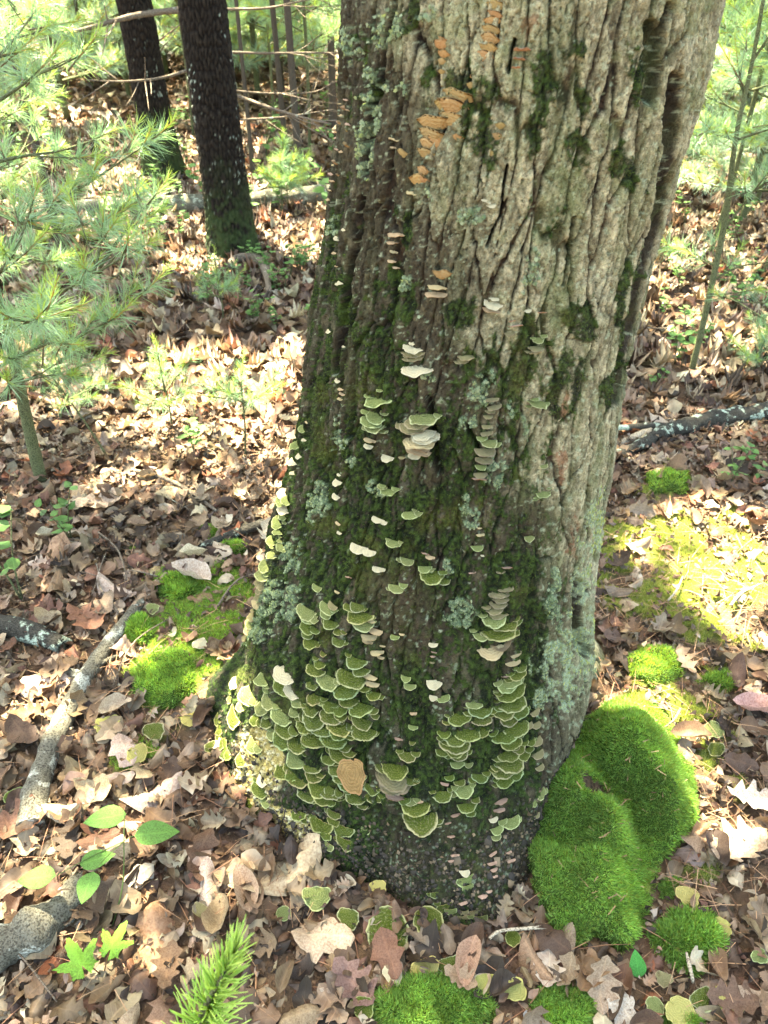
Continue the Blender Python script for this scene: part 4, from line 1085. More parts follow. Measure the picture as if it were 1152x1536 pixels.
CL += [
 ('green shelf fungus upper right wing of the large colony with tan patches', [Z7(*i) for i in main_a]),
 ('sunlit cream topped shelf fungus upper left part of the large colony', [Z7(*i) for i in main_b]),
 ('densest middle of the large green shelf fungus colony in overlapping rows', [Z7(*i) for i in main_c]),
 ('green shelf fungus rosettes on the far left root of the colony', [Z7(*i) for i in main_d]),
 ('lower tier of the large green colony above the shaded hanging caps', [Z7(*i) for i in main_e]),
 ('green shelf fungus on the yellow crumbled patch of the root', [Z7(180,668,70,'g',-40),Z7(155,722,74,'g',-40),Z7(200,706,50,'y',-40),Z7(160,750,60,'g',-35),Z7(190,640,50,'c',-35)]),
 ('lone green cap at the ground edge of the yellow crumbled patch', [Z7(77,782,56,'g',-60)]),
 ('drooping dark green shelf fungus under the large colony', [Z7(370,772,84,'g',-62),Z7(438,790,92,'g',-65),Z7(450,830,76,'g',-65),Z7(390,840,70,'y',-60),Z7(365,862,54,'y',-60),Z7(412,742,64,'g',-55),Z7(510,795,44,'y',-60),Z7(300,740,66,'g',-50),Z7(380,800,60,'g',-65)]),
 ('greenish purple rimmed shelf fungus in the bottom centre', [Z7(640,560,62,'g',-40),Z7(600,605,88,'g'),Z7(595,632,104,'p'),Z7(600,652,104,'p'),Z7(600,672,90,'P'),Z7(602,690,80,'P'),Z7(655,522,26),Z7(612,513,34,'P'),Z7(650,640,50),Z7(570,600,50)]),
 ('largest rounded green shelf fungus lowest in the bottom centre', [Z7(665,720,88),Z7(650,702,54,'y'),Z7(680,760,118,'g',-20),Z7(675,705,36,'t')]),
 ('leaning green shelf fungus left of the bottom centre', [Z7(535,690,74,'g',-60),Z7(530,660,56,'g',-55)]),
 ('right group broad square topped green shelf fungus', [Z7(800,445,88,'g',-42),Z7(865,420,78,'g',-36),Z7(870,450,76),Z7(845,400,60,'y')]),
 ('right group layered flat green shelf fungus below the broad one', [Z7(790,503,104),Z7(785,522,110),Z7(785,542,96),Z7(825,490,84),Z7(870,485,74),Z7(795,560,80),Z7(765,515,60)]),
 ('small light green caps under the right layered group', [Z7(795,590,54,'y'),Z7(830,592,38,'y')]),
 ('low right spreading green shelf fungus with wavy lobes', [Z7(745,685,90,'g',-36),Z7(815,668,92,'y',-30),Z7(825,720,62),Z7(865,630,54),Z7(770,632,44),Z7(755,650,34,'P'),Z7(835,738,40),Z7(800,645,40)]),
 ('tall right hand column of stacked green shelf fungus beside the moss mound', [Z7(975,252,50,'t'),Z7(965,275,56,'t'),Z7(990,290,58),Z7(980,312,80),Z7(960,332,90,'y'),Z7(948,346,92,'y'),Z7(950,375,90),Z7(975,360,76),Z7(935,425,88),Z7(960,400,94),Z7(955,448,84),Z7(985,430,84),Z7(975,478,84),Z7(935,498,104),Z7(960,520,94),Z7(945,318,34,'P')]),
 ('lower end of the tall right hand green column', [Z7(950,562,84),Z7(955,583,104),Z7(1000,560,54),Z7(940,605,84),Z7(970,620,80),Z7(940,640,72),Z7(985,540,60),Z7(975,600,60)]),
 ('olive shelf fungus on the edge where the trunk meets the moss mound', [Z7(1012,470,54,'m'),Z7(1040,470,48,'m'),Z7(1045,560,48,'m'),Z7(1050,600,48,'m'),Z7(1035,430,40,'m'),Z7(1040,520,50,'m'),Z7(1020,520,50,'g')]),
 ('pair of ear shaped olive caps touching the moss mound', [Z7(1055,680,50,'y',-50),Z7(1030,705,50,'y',-50),Z7(1040,750,38,'m',-50)]),
 ('pinkish small shelf fungus in the low right shade', [Z7(930,708,50,'P'),Z7(925,735,46,'P'),Z7(960,768,60,'y',-45),Z7(915,790,44,'y'),Z7(915,815,38,'y'),Z7(905,758,30,'c')]),
 ('tiny pink shelf fungus dots near the ground in the middle', [(676,1254,12,'P'),(682,1282,14,'P'),(676,1290,12,'P'),(672,1236,12,'P'),(683,1224,16,'P')]),
 ('pink shelf fungus chain low beside the moss mound', [(739,1281,14,'P'),(738,1294,16,'P'),(740,1303,16,'P'),(742,1316,14,'P'),(766,1290,14,'P'),(764,1280,12,'P')]),
 ('light green cap on a dark base near the ground in the middle', [(698,1318,30,'y',-60),(702,1332,24,'y',-60),(697,1308,22,'c')]),
 ('dull green shelf fungus pair close to the ground left of the light cap', [(654,1340,26,'g',-55),(668,1358,30,'g',-60),(676,1366,18,'y',-60),(640,1365,30,'m',-60)]),
 ('dull green drooping cap close to the ground right of the light cap', [(718,1380,30,'y',-60),(708,1368,26,'m',-60),(690,1375,30,'m',-65),(672,1388,30,'m',-65)]),
 ('pink shelf fungus just above the lowest caps', [(695,1354,18,'P'),(724,1344,18,'P'),(734,1338,14,'P')]),
]
for lab, items in CL: cluster(lab, items, GR)
# the single round tan cap seen face on
p, a, _ = on_trunk(543, 1147)
t = thing('shelf_fungus', 'upright oval orange brown cap facing outward at the right end of the large green colony', 'bracket fungus', tuple(p), GR)
_, _, d = project(p); s = 34 / FPX * float(d)
o = link('bracket', BR['l'][2], t)
o.matrix_local = Matrix.Translation(Vector((math.cos(a), math.sin(a), 0)) * s * 1.05 + Vector((0, 0, s * .95))) @ Matrix.Rotation(a - math.pi / 2, 4, 'Z') @ Matrix.Rotation(math.radians(-68), 4, 'X') @ Matrix.Scale(s, 4)
o.scale = (s * .72, s * 1.25, s); o.color = (.36, .21, .10, .35)

# loose brackets and yellow caps lying on the litter
LOOSE = [(585, 1395, 84, 'g', 'big banded dark green cap lying flat on the litter below the oak'), (640, 1385, 60, 'g', 'grey green cap with a pointed end right of the big banded cap'), (637, 1455, 50, 'Y', 'bright yellow lobed cap under a curled brown leaf'),
         (675, 1450, 44, 'g', 'olive cap right of the bright yellow lobed cap'), (700, 1472, 44, 'm', 'brown and yellow lobed cap beside the bottom moss cushion'), (728, 1472, 36, 'Y', 'small yellow cap between the olive cap and the round yellow one'), (770, 1480, 46, 'Y', 'round plump yellow cap left of the small bottom moss cushion'),
         (568, 1335, 30, 'Y', 'small pale yellow cap near the trunk foot left side'), (590, 1462, 36, 'c', 'cream torn cap left of the bright yellow lobed cap'), (548, 1478, 34, 'Y', 'yellow round cap at the bottom above the dark banded one'), (545, 1510, 44, 'g', 'dark banded green cap lowest at the bottom edge'),
         (302, 1365, 32, 'm', 'oval brown green cap standing among leaves above the pine tip'), (524, 1378, 40, 'g', 'small fan of green caps in litter left of the big banded cap'), (475, 1345, 50, 'y', 'light green fan cap on dry leaves below the colony'), (425, 1370, 28, 'y', 'small pale green cap on dry leaves left of the light green fan'),
         (770, 1405, 30, 'g', 'green and white cap crossed by a pale straw'), (1035, 1338, 40, 'Y', 'yellow curled cap above the round spiky moss tuft'), (1085, 1385, 36, 'Y', 'thin yellow torn cap right of the spiky moss tuft'), (1098, 1495, 54, 'Y', 'large pale yellow leaf like cap near the lower right corner'),
         (1020, 1508, 56, 'Y', 'lime yellow lobed cap at the bottom edge right of centre'), (1055, 1490, 44, 'g', 'dark green triangular cap left of the large pale yellow one'), (985, 1500, 36, 'y', 'olive cap at the bottom edge left of the lime yellow one'), (1140, 1430, 30, 'y', 'round olive cap at the right edge'), (865, 1490, 24, 'Y', 'tiny yellow cap above the small bottom moss cushion'),
         (160, 1085, 44, 'Y', 'yellow curled cap beside the pale log on the left'), (232, 1095, 40, 'g', 'dark green caps in litter left of the colony'), (205, 1130, 40, 'Y', 'yellow green pair of caps near the pale log'), (285, 1080, 30, 'Y', 'cream yellow rounded cap left of the colony edge'), (300, 965, 26, 'c', 'small cream cap beside the left moss cushion'),
         (230, 912, 26, 'y', 'round pale green cap at the top end of the pale log'), (325, 1125, 36, 'g', 'green cap half buried under the left colony rosettes'), (22, 1190, 40, 'g', 'olive cap at the left edge beside the pale log'), (893, 1400 + 40, 26, 'Y', 'pale yellow cap at the bottom tip of the moss mound'), (1070, 1090, 40, 'y', 'pale yellow cap in needles right of the moss mound'), (1000, 1200 + 260, 30, 'm', 'brown cap near the small upright green leaf'),
         (450, 1085 + 220, 26, 'c', 'tiny pale cap under the drooping dark caps'), (1075, 1120, 30, 'g', 'dark green cap in needles right of the moss mound')]
for px, py, w, kd, lab in LOOSE:
    g = gnd(np.array(float(px)), np.array(float(py)), .03); _, _, d = project(g); s = w / 2 / FPX * float(d) * 1.1
    z = float(gh(g[0], g[1]))
    r = np.hypot(g[0] - c0[0], g[1] - c0[1])
    t = tag(link('fallen_bracket', random.choice(BR['l']), None), lab, 'fungus cap', 'loose fungus caps on the leaf litter')
    t.matrix_world = Matrix.Translation((g[0], g[1], z + .026)) @ Matrix.Rotation(random.uniform(-.8, .8) + math.pi, 4, 'Z') @ Matrix.Rotation(random.uniform(-.5, -.15), 4, 'X') @ Matrix.Rotation(random.uniform(-.2, .2), 4, 'Y') @ Matrix.Scale(s * .9, 4)
    t.color = (.46 + .1 * random.random(), .41 + .06 * random.random(), .15, .35) if kd == 'Y' else tone(kd)
# ------------------------------------------------------------------ fallen wood
def log_thing(name, label, cat, pix, rads, z=None, mat='log_bark', n=60, sides=20, rough=.16, freq=22, group=None, stubs=(), jag=.03, seed=1):
    pts = []
    for k, (x, y) in enumerate(pix):
        r = np.interp(k / (len(pix) - 1), np.linspace(0, 1, len(rads)), rads)
        g = gnd(np.array(float(x)), np.array(float(y)), r * .8 + (z or 0)); pts.append([g[0], g[1], float(gh(g[0], g[1])) + r * .75 + (z or 0)])
    pts = np.array(pts); cen = pts.mean(0); cen[2] = 0
    V, F, uv = tube(pts - cen, rads, n, sides, rough, freq, seed, jag=jag)
    t = thing(name, label, cat, tuple(cen), group)
    link('bark', mesh('bark', V, F, uv=uv, mats=[M[mat]]), t)
    for a, b, r in stubs:
        P = smooth_path(pts, 50)[int(a * 49)] - cen
        V, F, uv = tube([P, P + np.array(b) * .5, P + np.array(b) + [0, 0, -.005]], [r, r * .8, r * .5], 14, 8, .2, 30, seed + 5)
        link('side_branch', mesh('side_branch', V, F, uv=uv, mats=[M[mat]]), t)
    return t
log_thing('fallen_log', 'pale grey lichened log lying diagonally left of the oak', 'log', [(46, 1240), (62, 1160), (98, 1072), (148, 985), (208, 912)], [.028, .027, .025, .021, .015], stubs=[(.62, (-.06, .02, .01), .014), (.66, (.05, .05, .0), .008)], seed=2, mat='white_log')
log_thing('fallen_log', 'thick white and black mottled log in the bottom left corner', 'log', [(-60, 1442), (30, 1408), (85, 1372), (120, 1335)], [.042, .042, .036, .026], seed=4, rough=.3, freq=28, n=90, mat='white_log')
log_thing('fallen_log', 'short dark log with white crust at the left edge under brown leaves', 'log', [(-40, 926), (35, 945), (88, 966)], [.03, .03, .022], seed=5, mat='black_log')
log_thing('fallen_branch', 'black fallen branch with pale lichen right of the trunk', 'branch', [(905, 695), (965, 668), (1010, 648), (1080, 628), (1190, 612)], [.014, .024, .030, .033, .031], mat='black_log', stubs=[(.45, (-.25, -.03, .02), .02)], seed=6, rough=.32, freq=30, n=90)
log_thing('split_wood', 'torn pale brown wood splinter leaning on the black branch', 'wood', [(925, 668), (965, 655), (1005, 636)], [.010, .022, .012], mat='pale_wood', seed=7)
log_thing('fallen_log', 'long pale log lying across the background behind the dark pines', 'log', [(60, 318), (200, 306), (330, 300), (420, 295), (520, 286), (620, 280)], [.05, .06, .065, .06, .05], seed=8)
log_thing('broken_branch', 'bent dark broken branch at the foot of the nearer dark pine', 'branch', [(343, 398), (356, 386), (385, 386), (398, 405), (404, 440)], [.018, .024, .022, .016, .010], z=.05, mat='twig', seed=9, n=40, sides=10)
log_thing('stick', 'thin bare stick on sunlit leaves left of the trunk', 'stick', [(198, 704), (262, 724), (322, 764)], [.006, .007, .005], z=.02, mat='twig', n=26, sides=8, seed=10)
log_thing('stick', 'dark stick pointing at the left side of the trunk', 'stick', [(298, 822), (345, 805), (392, 788)], [.010, .014, .016], z=.01, mat='black_log', n=26, sides=8, seed=11)
log_thing('stick', 'curved thin twig on the sunny moss right of the trunk', 'stick', [(1002, 900), (1015, 885), (1022, 870)], [.003, .004, .002], z=.03, mat='pale_wood', n=18, sides=6, seed=12)
log_thing('stick', 'arched grey twig at the right edge above the needles', 'stick', [(1096, 908), (1112, 890), (1136, 878)], [.004, .004, .002], z=.03, mat='pale_wood', n=18, sides=6, seed=13)
log_thing('stick', 'pale straw lying across the green and white cap', 'stick', [(733, 1412), (750, 1400), (800, 1392)], [.003, .003, .0035], z=.04, mat='pale_wood', n=18, sides=6, seed=14)
log_thing('stick', 'pale upright splinter in front of the spiky moss tuft', 'stick', [(1032, 1424), (1036, 1440), (1040, 1458)], [.002, .004, .003], z=.03, mat='pale_wood', n=12, sides=6, seed=15)
parts = []
for i in range(70):
    xy = wedge(1, .3, 3.5)[0]; a = RNG.uniform(0, 6.28); L = RNG.uniform(.06, .28); z = float(gh(xy[0], xy[1])) + .03
    if not ground_ok(np.array([[xy[0], xy[1], z]]), .08)[0]: continue
    d = np.array([math.cos(a), math.sin(a), 0]); s = np.array([-d[1], d[0], 0])
    p = np.array([xy[0], xy[1], z]); r = RNG.uniform(.0012, .0035)
    V, F, uv = tube([p - d * L / 2, p + s * L * RNG.normal(0, .08) + [0, 0, .008], p + d * L / 2], [r, r * .9, r * .5], 12, 5, .15, 60, i)
    parts.append((V, F, uv, None))
V, F, U, K = join(parts)
link('fallen_twigs', mesh('fallen_twigs', V, F, uv=U, mats=[M['twig']]), ground, kind='stuff')
# pebble
g = gnd(np.array(790.), np.array(1530.))
r_ = np.random.default_rng(5)
import bmesh
bm = bmesh.new(); bmesh.ops.create_icosphere(bm, subdivisions=3, radius=.009)
for v in bm.verts: v.co = Vector((v.co.x, v.co.y * .9, v.co.z * .75)) * (1 + .08 * math.sin(v.co.x * 200) * math.cos(v.co.y * 170))
me = bpy.data.meshes.new('pebble'); bm.to_mesh(me); bm.free()
s_ = NT('grey_stone'); me.materials.append(s_.pbr(s_.mix(s_.noise(120, 4, .6, geo_pos(s_)), (.10, .10, .10), (.24, .24, .24)), .6))
tag(link('pebble', me, None, (g[0], g[1], float(gh(g[0], g[1])) + .02)), 'small smooth grey pebble beside the bottom moss cushion', 'stone')

# ------------------------------------------------------------------ needles
def tuft_mesh(seed, L=.07, nl=.075, n=90, w=.0011, new=True, old=True, wide=1.0):
    """a white-pine shoot along +Z: bundles of long soft needles plus the yellowish new growth"""
    r = np.random.default_rng(seed)
    Vs, Fs, Ks = [], [], []
    def add(base, d, ln, col, bend):
        m = len(base)
        d = d / np.linalg.norm(d, axis=1)[:, None]
        side = np.cross(d, r.normal(size=(m, 3))); side /= np.linalg.norm(side, axis=1)[:, None]
        ln = ln[:, None]
        b2 = base + d * ln * .55 + bend * ln * .3; tip = base + d * ln + bend * ln
        V = np.stack([base - side * w / 2, base + side * w / 2, b2 + side * w / 2, b2 - side * w / 2, tip], 1).reshape(-1, 3)
        o = (np.arange(m) * 5)[:, None]
        return V, o + np.array([0, 1, 2, 3]), o + np.array([3, 2, 4]), np.repeat(col, 5, axis=0)
    acc = []
    if old:
        nb = n // 3
        z = r.uniform(-.6, .15, nb) * L; ph = r.uniform(0, 6.28, nb); sp = r.uniform(.65, 1.3, nb)
        base = np.stack([0 * z, 0 * z, z], 1)
        d0 = np.stack([np.sin(sp) * np.cos(ph), np.sin(sp) * np.sin(ph), np.cos(sp)], 1)
        for k in range(3):
            d = d0 + r.normal(0, .10, d0.shape)
            ln = r.uniform(.75, 1.15, nb) * nl
            col = lerp(np.array([.12, .22, .12]), np.array([.27, .40, .22]), r.random((nb, 1)))
            acc.append(add(base, d, ln, col, np.array([[0, 0, -.12]]) + r.normal(0, .04, (nb, 3))))
    if new:
        nb = n // 3
        z = r.uniform(.1, 1.0, nb) * L; ph = r.uniform(0, 6.28, nb); sp = r.uniform(.25, .75, nb) * 1.15
        base = np.stack([0 * z, 0 * z, z], 1)
        d = np.stack([np.sin(sp) * np.cos(ph), np.sin(sp) * np.sin(ph), np.cos(sp)], 1)
        for k in range(2):
            col = lerp(np.array([.17, .28, .05]), np.array([.34, .43, .11]), r.random((nb, 1)))
            acc.append(add(base, d + r.normal(0, .12, d.shape), r.uniform(.35, .6, nb) * nl, col, np.zeros((nb, 3))))
    o = 0; V, F4, F3, K = [], [], [], []
    for v, a, b, c in acc:
        V.append(v); F4.append(a + o); F3.append(b + o); K.append(c); o += len(v)
    # stem: yellow brown new shoot
    tv, tf, _ = tube([[0, 0, -.7 * L], [0, 0, .2 * L], [0.001, 0, L]], [.0022 * wide, .002 * wide, .0012 * wide], 5, 4)
    V.append(tv); F4.append(tf[0] + o); F3.append(tf[1] + o); F3.append(tf[2] + o)
    K.append(np.where(tv[:, 2:3] > 0, np.array([[.33, .24, .06]]), np.array([[.13, .09, .05]])))
    return np.concatenate(V), [np.concatenate(F4), np.concatenate(F3)], np.concatenate(K)
TUFT = [tuft_mesh(i, .05 + .02 * (i % 3), .085, 66, w=.0013) for i in range(6)]
TUFT_ME = [mesh('needle_tuft', V, F, col=K, mats=[M['needle']], smooth=False) for V, F, K in TUFT]
def orient(D, spin=0):
    return Matrix(dirmats(np.array([D], float), np.array([float(spin)]))[0].tolist()).to_4x4()
def pine_from_paths(label, stem, stem_r, branches, group=None, twig_step=.075, base=None, dens=1.0, tsc=1.0, cat='pine sapling', seed=0):
    """stem: world points; branches: list of world point lists. Tufts sit on side twigs along each branch."""
    r = np.random.default_rng(seed)
    b0 = np.array(stem[0], float); b0[2] = 0
    t = thing('pine_sapling', label, cat, tuple(b0), group)
    V, F, uv = tube(np.array(stem) - b0, stem_r, 40, 10, .08, 30, seed)
    link('trunk', mesh('trunk', V, F, uv=uv, mats=[M['green_stem']]), t)
    nt = 0
    for pts in branches:
        P = smooth_path(pts, 40) - b0
        L = np.linalg.norm(np.diff(P, axis=0), axis=1).sum()
        V, F, uv = tube(P, [.0055, .0035, .0018], 26, 6, .1, 40, seed)
        tw = [(V, F, uv, None)]
        T = np.gradient(P, axis=0); T /= np.linalg.norm(T, axis=1)[:, None]
        m = max(2, int(L / twig_step * dens)); spots = []
        for k in range(m):
            u = .22 + .76 * k / m; i = int(u * 39); sgn = 1 if k % 2 else -1
            side = np.cross(T[i], [0, 0, 1]); side /= np.linalg.norm(side) + 1e-9
            d = T[i] * .75 + side * sgn * r.uniform(.5, .95) + np.array([0, 0, r.uniform(-.05, .45)]); d /= np.linalg.norm(d)
            ln = r.uniform(.04, .14) * (1.15 - .5 * u) * 1.2
            q = P[i] + d * ln
            V, F, uv = tube([P[i], P[i] + d * ln * .5 + [0, 0, -.003], q], [.0026, .002, .0016], 5, 4)
            tw.append((V, F, uv, None)); spots.append((q, d + np.array([0, 0, .15]) + r.normal(0, .12, 3)))
            if r.random() < .45: spots.append((P[i] + d * ln * .5, d + r.normal(0, .4, 3)))
        spots.append((P[-1], T[-1] + np.array([0, 0, .12])))
        V, F, U, K = join(tw)
        br = link('branch', mesh('branch', V, F, uv=U, mats=[M['green_stem']]), t)
        for q, d in spots:
            o = link('needle_tuft', TUFT_ME[r.integers(0, 6)], br)
            o.matrix_local = Matrix.Translation(q) @ orient(d, r.uniform(0, 6.28)) @ Matrix.Scale(float(tsc * r.uniform(.8, 1.15)), 4); nt += 1
    return t
def pxp(*l): return [at(np.array(float(x)), np.array(float(y)), np.array(float(d))) for x, y, d in l]
g1 = gnd(np.array(62.), np.array(722.))
S1 = [g1] + pxp((38, 620, 2.42), (18, 530, 2.28), (0, 470, 2.18), (-30, 330, 2.0), (-60, 150, 1.85))
LP = [
 pxp((0, 490, 2.2), (60, 455, 2.1), (135, 415, 2.0), (175, 392, 1.95), (218, 368, 1.9)),
 pxp((140, 412, 2.0), (148, 380, 2.0), (154, 335, 1.98)),
 pxp((-40, 520, 2.2), (20, 490, 1.8), (55, 478, 1.55)),
 pxp((-20, 400, 2.1), (40, 335, 2.1), (100, 295, 2.1), (170, 250, 2.05), (240, 200, 2.0)),
 pxp((-30, 250, 2.0), (30, 235, 2.1), (90, 226, 2.2), (150, 205, 2.3)),
 pxp((-40, 300, 2.0), (20, 330, 2.0), (80, 345, 2.1), (150, 330, 2.2), (210, 300, 2.2)),
 pxp((-20, 560, 2.3), (60, 520, 2.1), (130, 500, 2.1), (200, 450, 2.1), (225, 430, 2.1)),
 pxp((-60, 180, 1.9), (0, 150, 2.0), (60, 110, 2.1), (110, 85, 2.2)),
 pxp((-60, 120, 1.8), (-10, 90, 1.9), (20, 60, 2.0), (50, 20, 2.1)),
 pxp((-20, 430, 1.9), (20, 380, 1.8), (40, 330, 1.8), (50, 300, 1.8)),
 pxp((150, 400, 2.0), (200, 330, 2.05), (235, 290, 2.1)),
 pxp((-30, 620, 2.3), (30, 575, 2.2), (90, 560, 2.2), (130, 545, 2.2)),
]
pine_from_paths('large feathery pine sapling filling the left edge of the photo', S1, [.021, .018, .015, .010, .006], LP, seed=1, twig_step=.09)
g2 = gnd(np.array(-60.), np.array(560.))
LP2 = [
 pxp((-60, 40, 2.6), (0, 30, 2.7), (40, 20, 2.8), (90, 40, 2.9)),
 pxp((-80, 200, 2.6), (-20, 190, 2.7), (20, 160, 2.8), (60, 130, 2.9)),
 pxp((-60, 300, 2.8), (0, 280, 2.9), (40, 260, 3.0)),
 pxp((-80, 420, 2.8), (20, 400, 2.9), (90, 385, 3.0)),
 pxp((-80, 100, 2.5), (0, 60, 2.6), (60, -10, 2.7)),
 pxp((-80, 260, 2.6), (-20, 260, 2.6), (30, 230, 2.7), (50, 180, 2.8)),
]
pine_from_paths('second pine sapling just behind the large left one', [g2] + pxp((-75, 420, 2.85), (-85, 200, 2.7), (-90, 0, 2.6)), [.02, .015, .008], LP2, seed=2, twig_step=.085)
# right sapling
g3 = gnd(np.array(1036.), np.array(562.))
S3 = [g3] + pxp((1058, 470, 3.0), (1084, 350, 2.85), (1092, 300, 2.78), (1104, 205, 2.65), (1128, 95, 2.55), (1145, 0, 2.45))
RP = [
 pxp((1104, 210, 2.66), (1065, 198, 2.6), (1062, 196, 2.6)),
 pxp((1104, 210, 2.66), (1150, 195, 2.6), (1200, 180, 2.5)),
 pxp((1118, 150, 2.6), (1110, 115, 2.58), (1106, 90, 2.56)),
 pxp((1085, 345, 2.85), (1120, 300, 2.75), (1160, 250, 2.6)),
 pxp((1075, 400, 2.9), (1050, 385, 3.0), (1025, 370, 3.1)),
 pxp((1070, 420, 2.95), (1110, 400, 2.9), (1165, 392, 2.85)),
 pxp((1130, 90, 2.55), (1150, 60, 2.5), (1180, 20, 2.45)),
 pxp((1066, 440, 2.98), (1100, 450, 2.8), (1150, 480, 2.7)),
]
pine_from_paths('slender pine sapling with a curved green stem right of the oak', S3, [.013, .012, .011, .008, .006], RP, seed=3, twig_step=.08)
# tall airy young pines whose lowest branches hang across the view in the middle distance
def airy(px, dist, label, z0, z1, reach, seed, nb=9):
    x, y = (px - 576) / FPX * (dist * CP + (CAM_H - z0) * SP), dist
    r = np.random.default_rng(seed); br = []
    for k in range(nb):
        z = z0 + (z1 - z0) * k / nb; a = k * 2.4 + r.random(); L = reach * r.uniform(.6, 1)
        e = np.array([math.cos(a), math.sin(a), .12]); p = np.array([x, y, z])
        br.append([p, p + e * L * .5 + [0, 0, .05], p + e * L])
    pine_from_paths(label, [np.array([x, y, 0]), np.array([x + .02, y, z0]), np.array([x, y, z1 + 1])], [.012, .010, .006], br, seed=seed, twig_step=.06, tsc=1.3)
airy(455, 6.2, 'airy young pine whose branches hang between the nearer dark pine and the oak', .75, 1.9, .75, 41, 12)
airy(400, 7.5, 'airy young pine seen right behind the nearer dark pine', .6, 2.2, .8, 42, 12)
airy(270, 7.0, 'airy young pine between the two dark pine trunks', .7, 2.0, .7, 43, 10)
airy(1110, 4.2, 'airy young pine behind the slender sapling at the upper right', .6, 1.9, .6, 44, 12)
airy(1190, 3.9, 'airy young pine at the upper right corner of the photo', .5, 1.8, .6, 45, 12)
# young seedlings of pine
def seedling_pine(px, py, h, label, nb=4, seed=0, lean=(0, 0), tsc=.55):
    g = gnd(np.array(float(px)), np.array(float(py))); g[2] = float(gh(g[0], g[1]))
    top = g + [lean[0], lean[1], h]
    r = np.random.default_rng(seed)
    br = [[lerp(g, top, .8), lerp(g, top, .9), top]]
    for k in range(nb):
        a = k * 2.4 + r.random(); u = r.uniform(.45, .9); p = lerp(g, top, u); L = r.uniform(.04, .08)
        br.append([p, p + np.array([math.cos(a), math.sin(a), .35]) * L * .6, p + np.array([math.cos(a), math.sin(a), .5]) * L])
    pine_from_paths(label, [g, lerp(g, top, .5) + [0.005, 0, 0], top], [.004, .003, .002], br, group='pine seedlings on the forest floor', seed=seed, twig_step=.2, tsc=tsc, cat='pine seedling')
seedling_pine(258, 640, .20, 'sun bleached pine seedling on the bright leaves left of the trunk', 5, 31)
seedling_pine(368, 690, .30, 'upright green pine seedling close to the left side of the trunk', 5, 32, (.02, 0))
seedling_pine(165, 690, .34, 'thin pine seedling with a bare stem between the left sapling and the bright patch', 4, 33, (-.12, 0))
seedling_pine(335, 480, .16, 'small pine seedling below the nearer dark pine', 4, 34)
seedling_pine(432, 318, .30, 'blurred pine seedling growing beside the long pale log', 7, 35, tsc=1.1)
seedling_pine(1010, 300, .45, 'pale green pine seedling right of the upper trunk', 7, 36, tsc=1.1)
seedling_pine(1130, 560, .12, 'low pine seedling at the right edge above the black branch', 5, 37)
# close pine tip in the foreground
base = at(np.array(292.), np.array(1560.), np.array(.80)); tip = at(np.array(352.), np.array(1425.), np.array(.70))
gb = np.array([base[0] - .05, base[1] - .02, 0.0])
t = thing('pine_sapling', 'bright green young pine tip poking up at the bottom edge', 'pine sapling', tuple(gb))
V, F, uv = tube([np.zeros(3), (base - gb) * [.5, .5, .5] + [0, .01, 0], base - gb, lerp(base, tip, .8) - gb], [.006, .005, .004, .002], 24, 8)
link('trunk', mesh('trunk', V, F, uv=uv, mats=[M['green_stem']]), t)
r_ = np.random.default_rng(4); ax = tip - base; Lx = np.linalg.norm(ax); mm = dirmats(np.array([ax]), np.array([0.]))[0]
nn = 300
z = r_.uniform(-.25, 1.0, nn) * Lx; ph = r_.uniform(0, 6.28, nn); sp = lerp(.75, .25, np.clip(z / Lx, 0, 1)) * r_.uniform(.7, 1.3, nn)
D = np.stack([np.sin(sp) * np.cos(ph), np.sin(sp) * np.sin(ph), np.cos(sp)], 1) @ mm.T
ln = r_.uniform(.045, .075, nn) * lerp(1, .6, np.clip(z / Lx, 0, 1))
tv, tf, _ = tube([[0, 0, 0], [0, 0, .6], [0, 0, 1]], [.018, .016, .006], 4, 4)
tv[:, :2] *= 1.15
V, F, U, K = scatter(tv, tf, None, dirmats(D, r_.uniform(0, 6.28, nn), ln), (base - gb) + (ax / Lx)[None] * z[:, None], lerp(np.array([.26, .42, .10]), np.array([.50, .62, .20]), r_.random((nn, 1))))
link('needles', mesh('needles', V, F, col=K, mats=[M['bright_needle']]), t, kind='stuff')

# ------------------------------------------------------------------ broad leaved seedlings
ovate = leaf_shape(900, 'ovate', 12, 4, .15)
def zdepth(px, py, z): return float((CAM_H - z) / -ray(float(px), float(py))[2])
def flat_leaf(px, py, depth, L_px, W_ratio, ang, parent, org, col, shape=ovate, tilt=0.0, name='leaf'):
    """ang: direction of the tip in the photo (deg, 0 = right, 90 = up), leaf lies about level"""
    c = at(np.array(float(px)), np.array(float(py)), np.array(float(depth)))
    e = gnd(np.array(px + math.cos(math.radians(ang)) * 20.), np.array(py - math.sin(math.radians(ang)) * 20.), c[2]) - c
    # true length so that it covers L_px in the picture
    e = e / np.linalg.norm(e); s = L_px / FPX * depth / max(.45, np.linalg.norm(project(np.array(c + e * .01))[0:2] - np.array([px, py])) / (.01 * FPX / depth))
    yv = Vector(e); yv.z = tilt; yv.normalize(); zv = Vector((0, 0, 1)); xv = yv.cross(zv).normalized(); zv = xv.cross(yv)
    m = Matrix((xv, yv, zv)).transposed().to_4x4()
    V, F, uv = shape
    o = link(name, mesh(name, V * [W_ratio / .66, 1, 1], F, uv=uv, col=np.broadcast_to(np.array(col), (len(V), 3)), mats=[M['green_leaf']]), parent)
    o.matrix_local = Matrix.Translation(Vector(c) - Vector(org)) @ m @ Matrix.Scale(s, 4)
    return c
g = gnd(np.array(165.), np.array(1400.)); g[2] = 0
t = thing('seedling', 'seedling with five oval light green leaves above the litter at lower left', 'seedling', tuple(g))
GL = (.11, .25, .05)
ZLEAF = .115
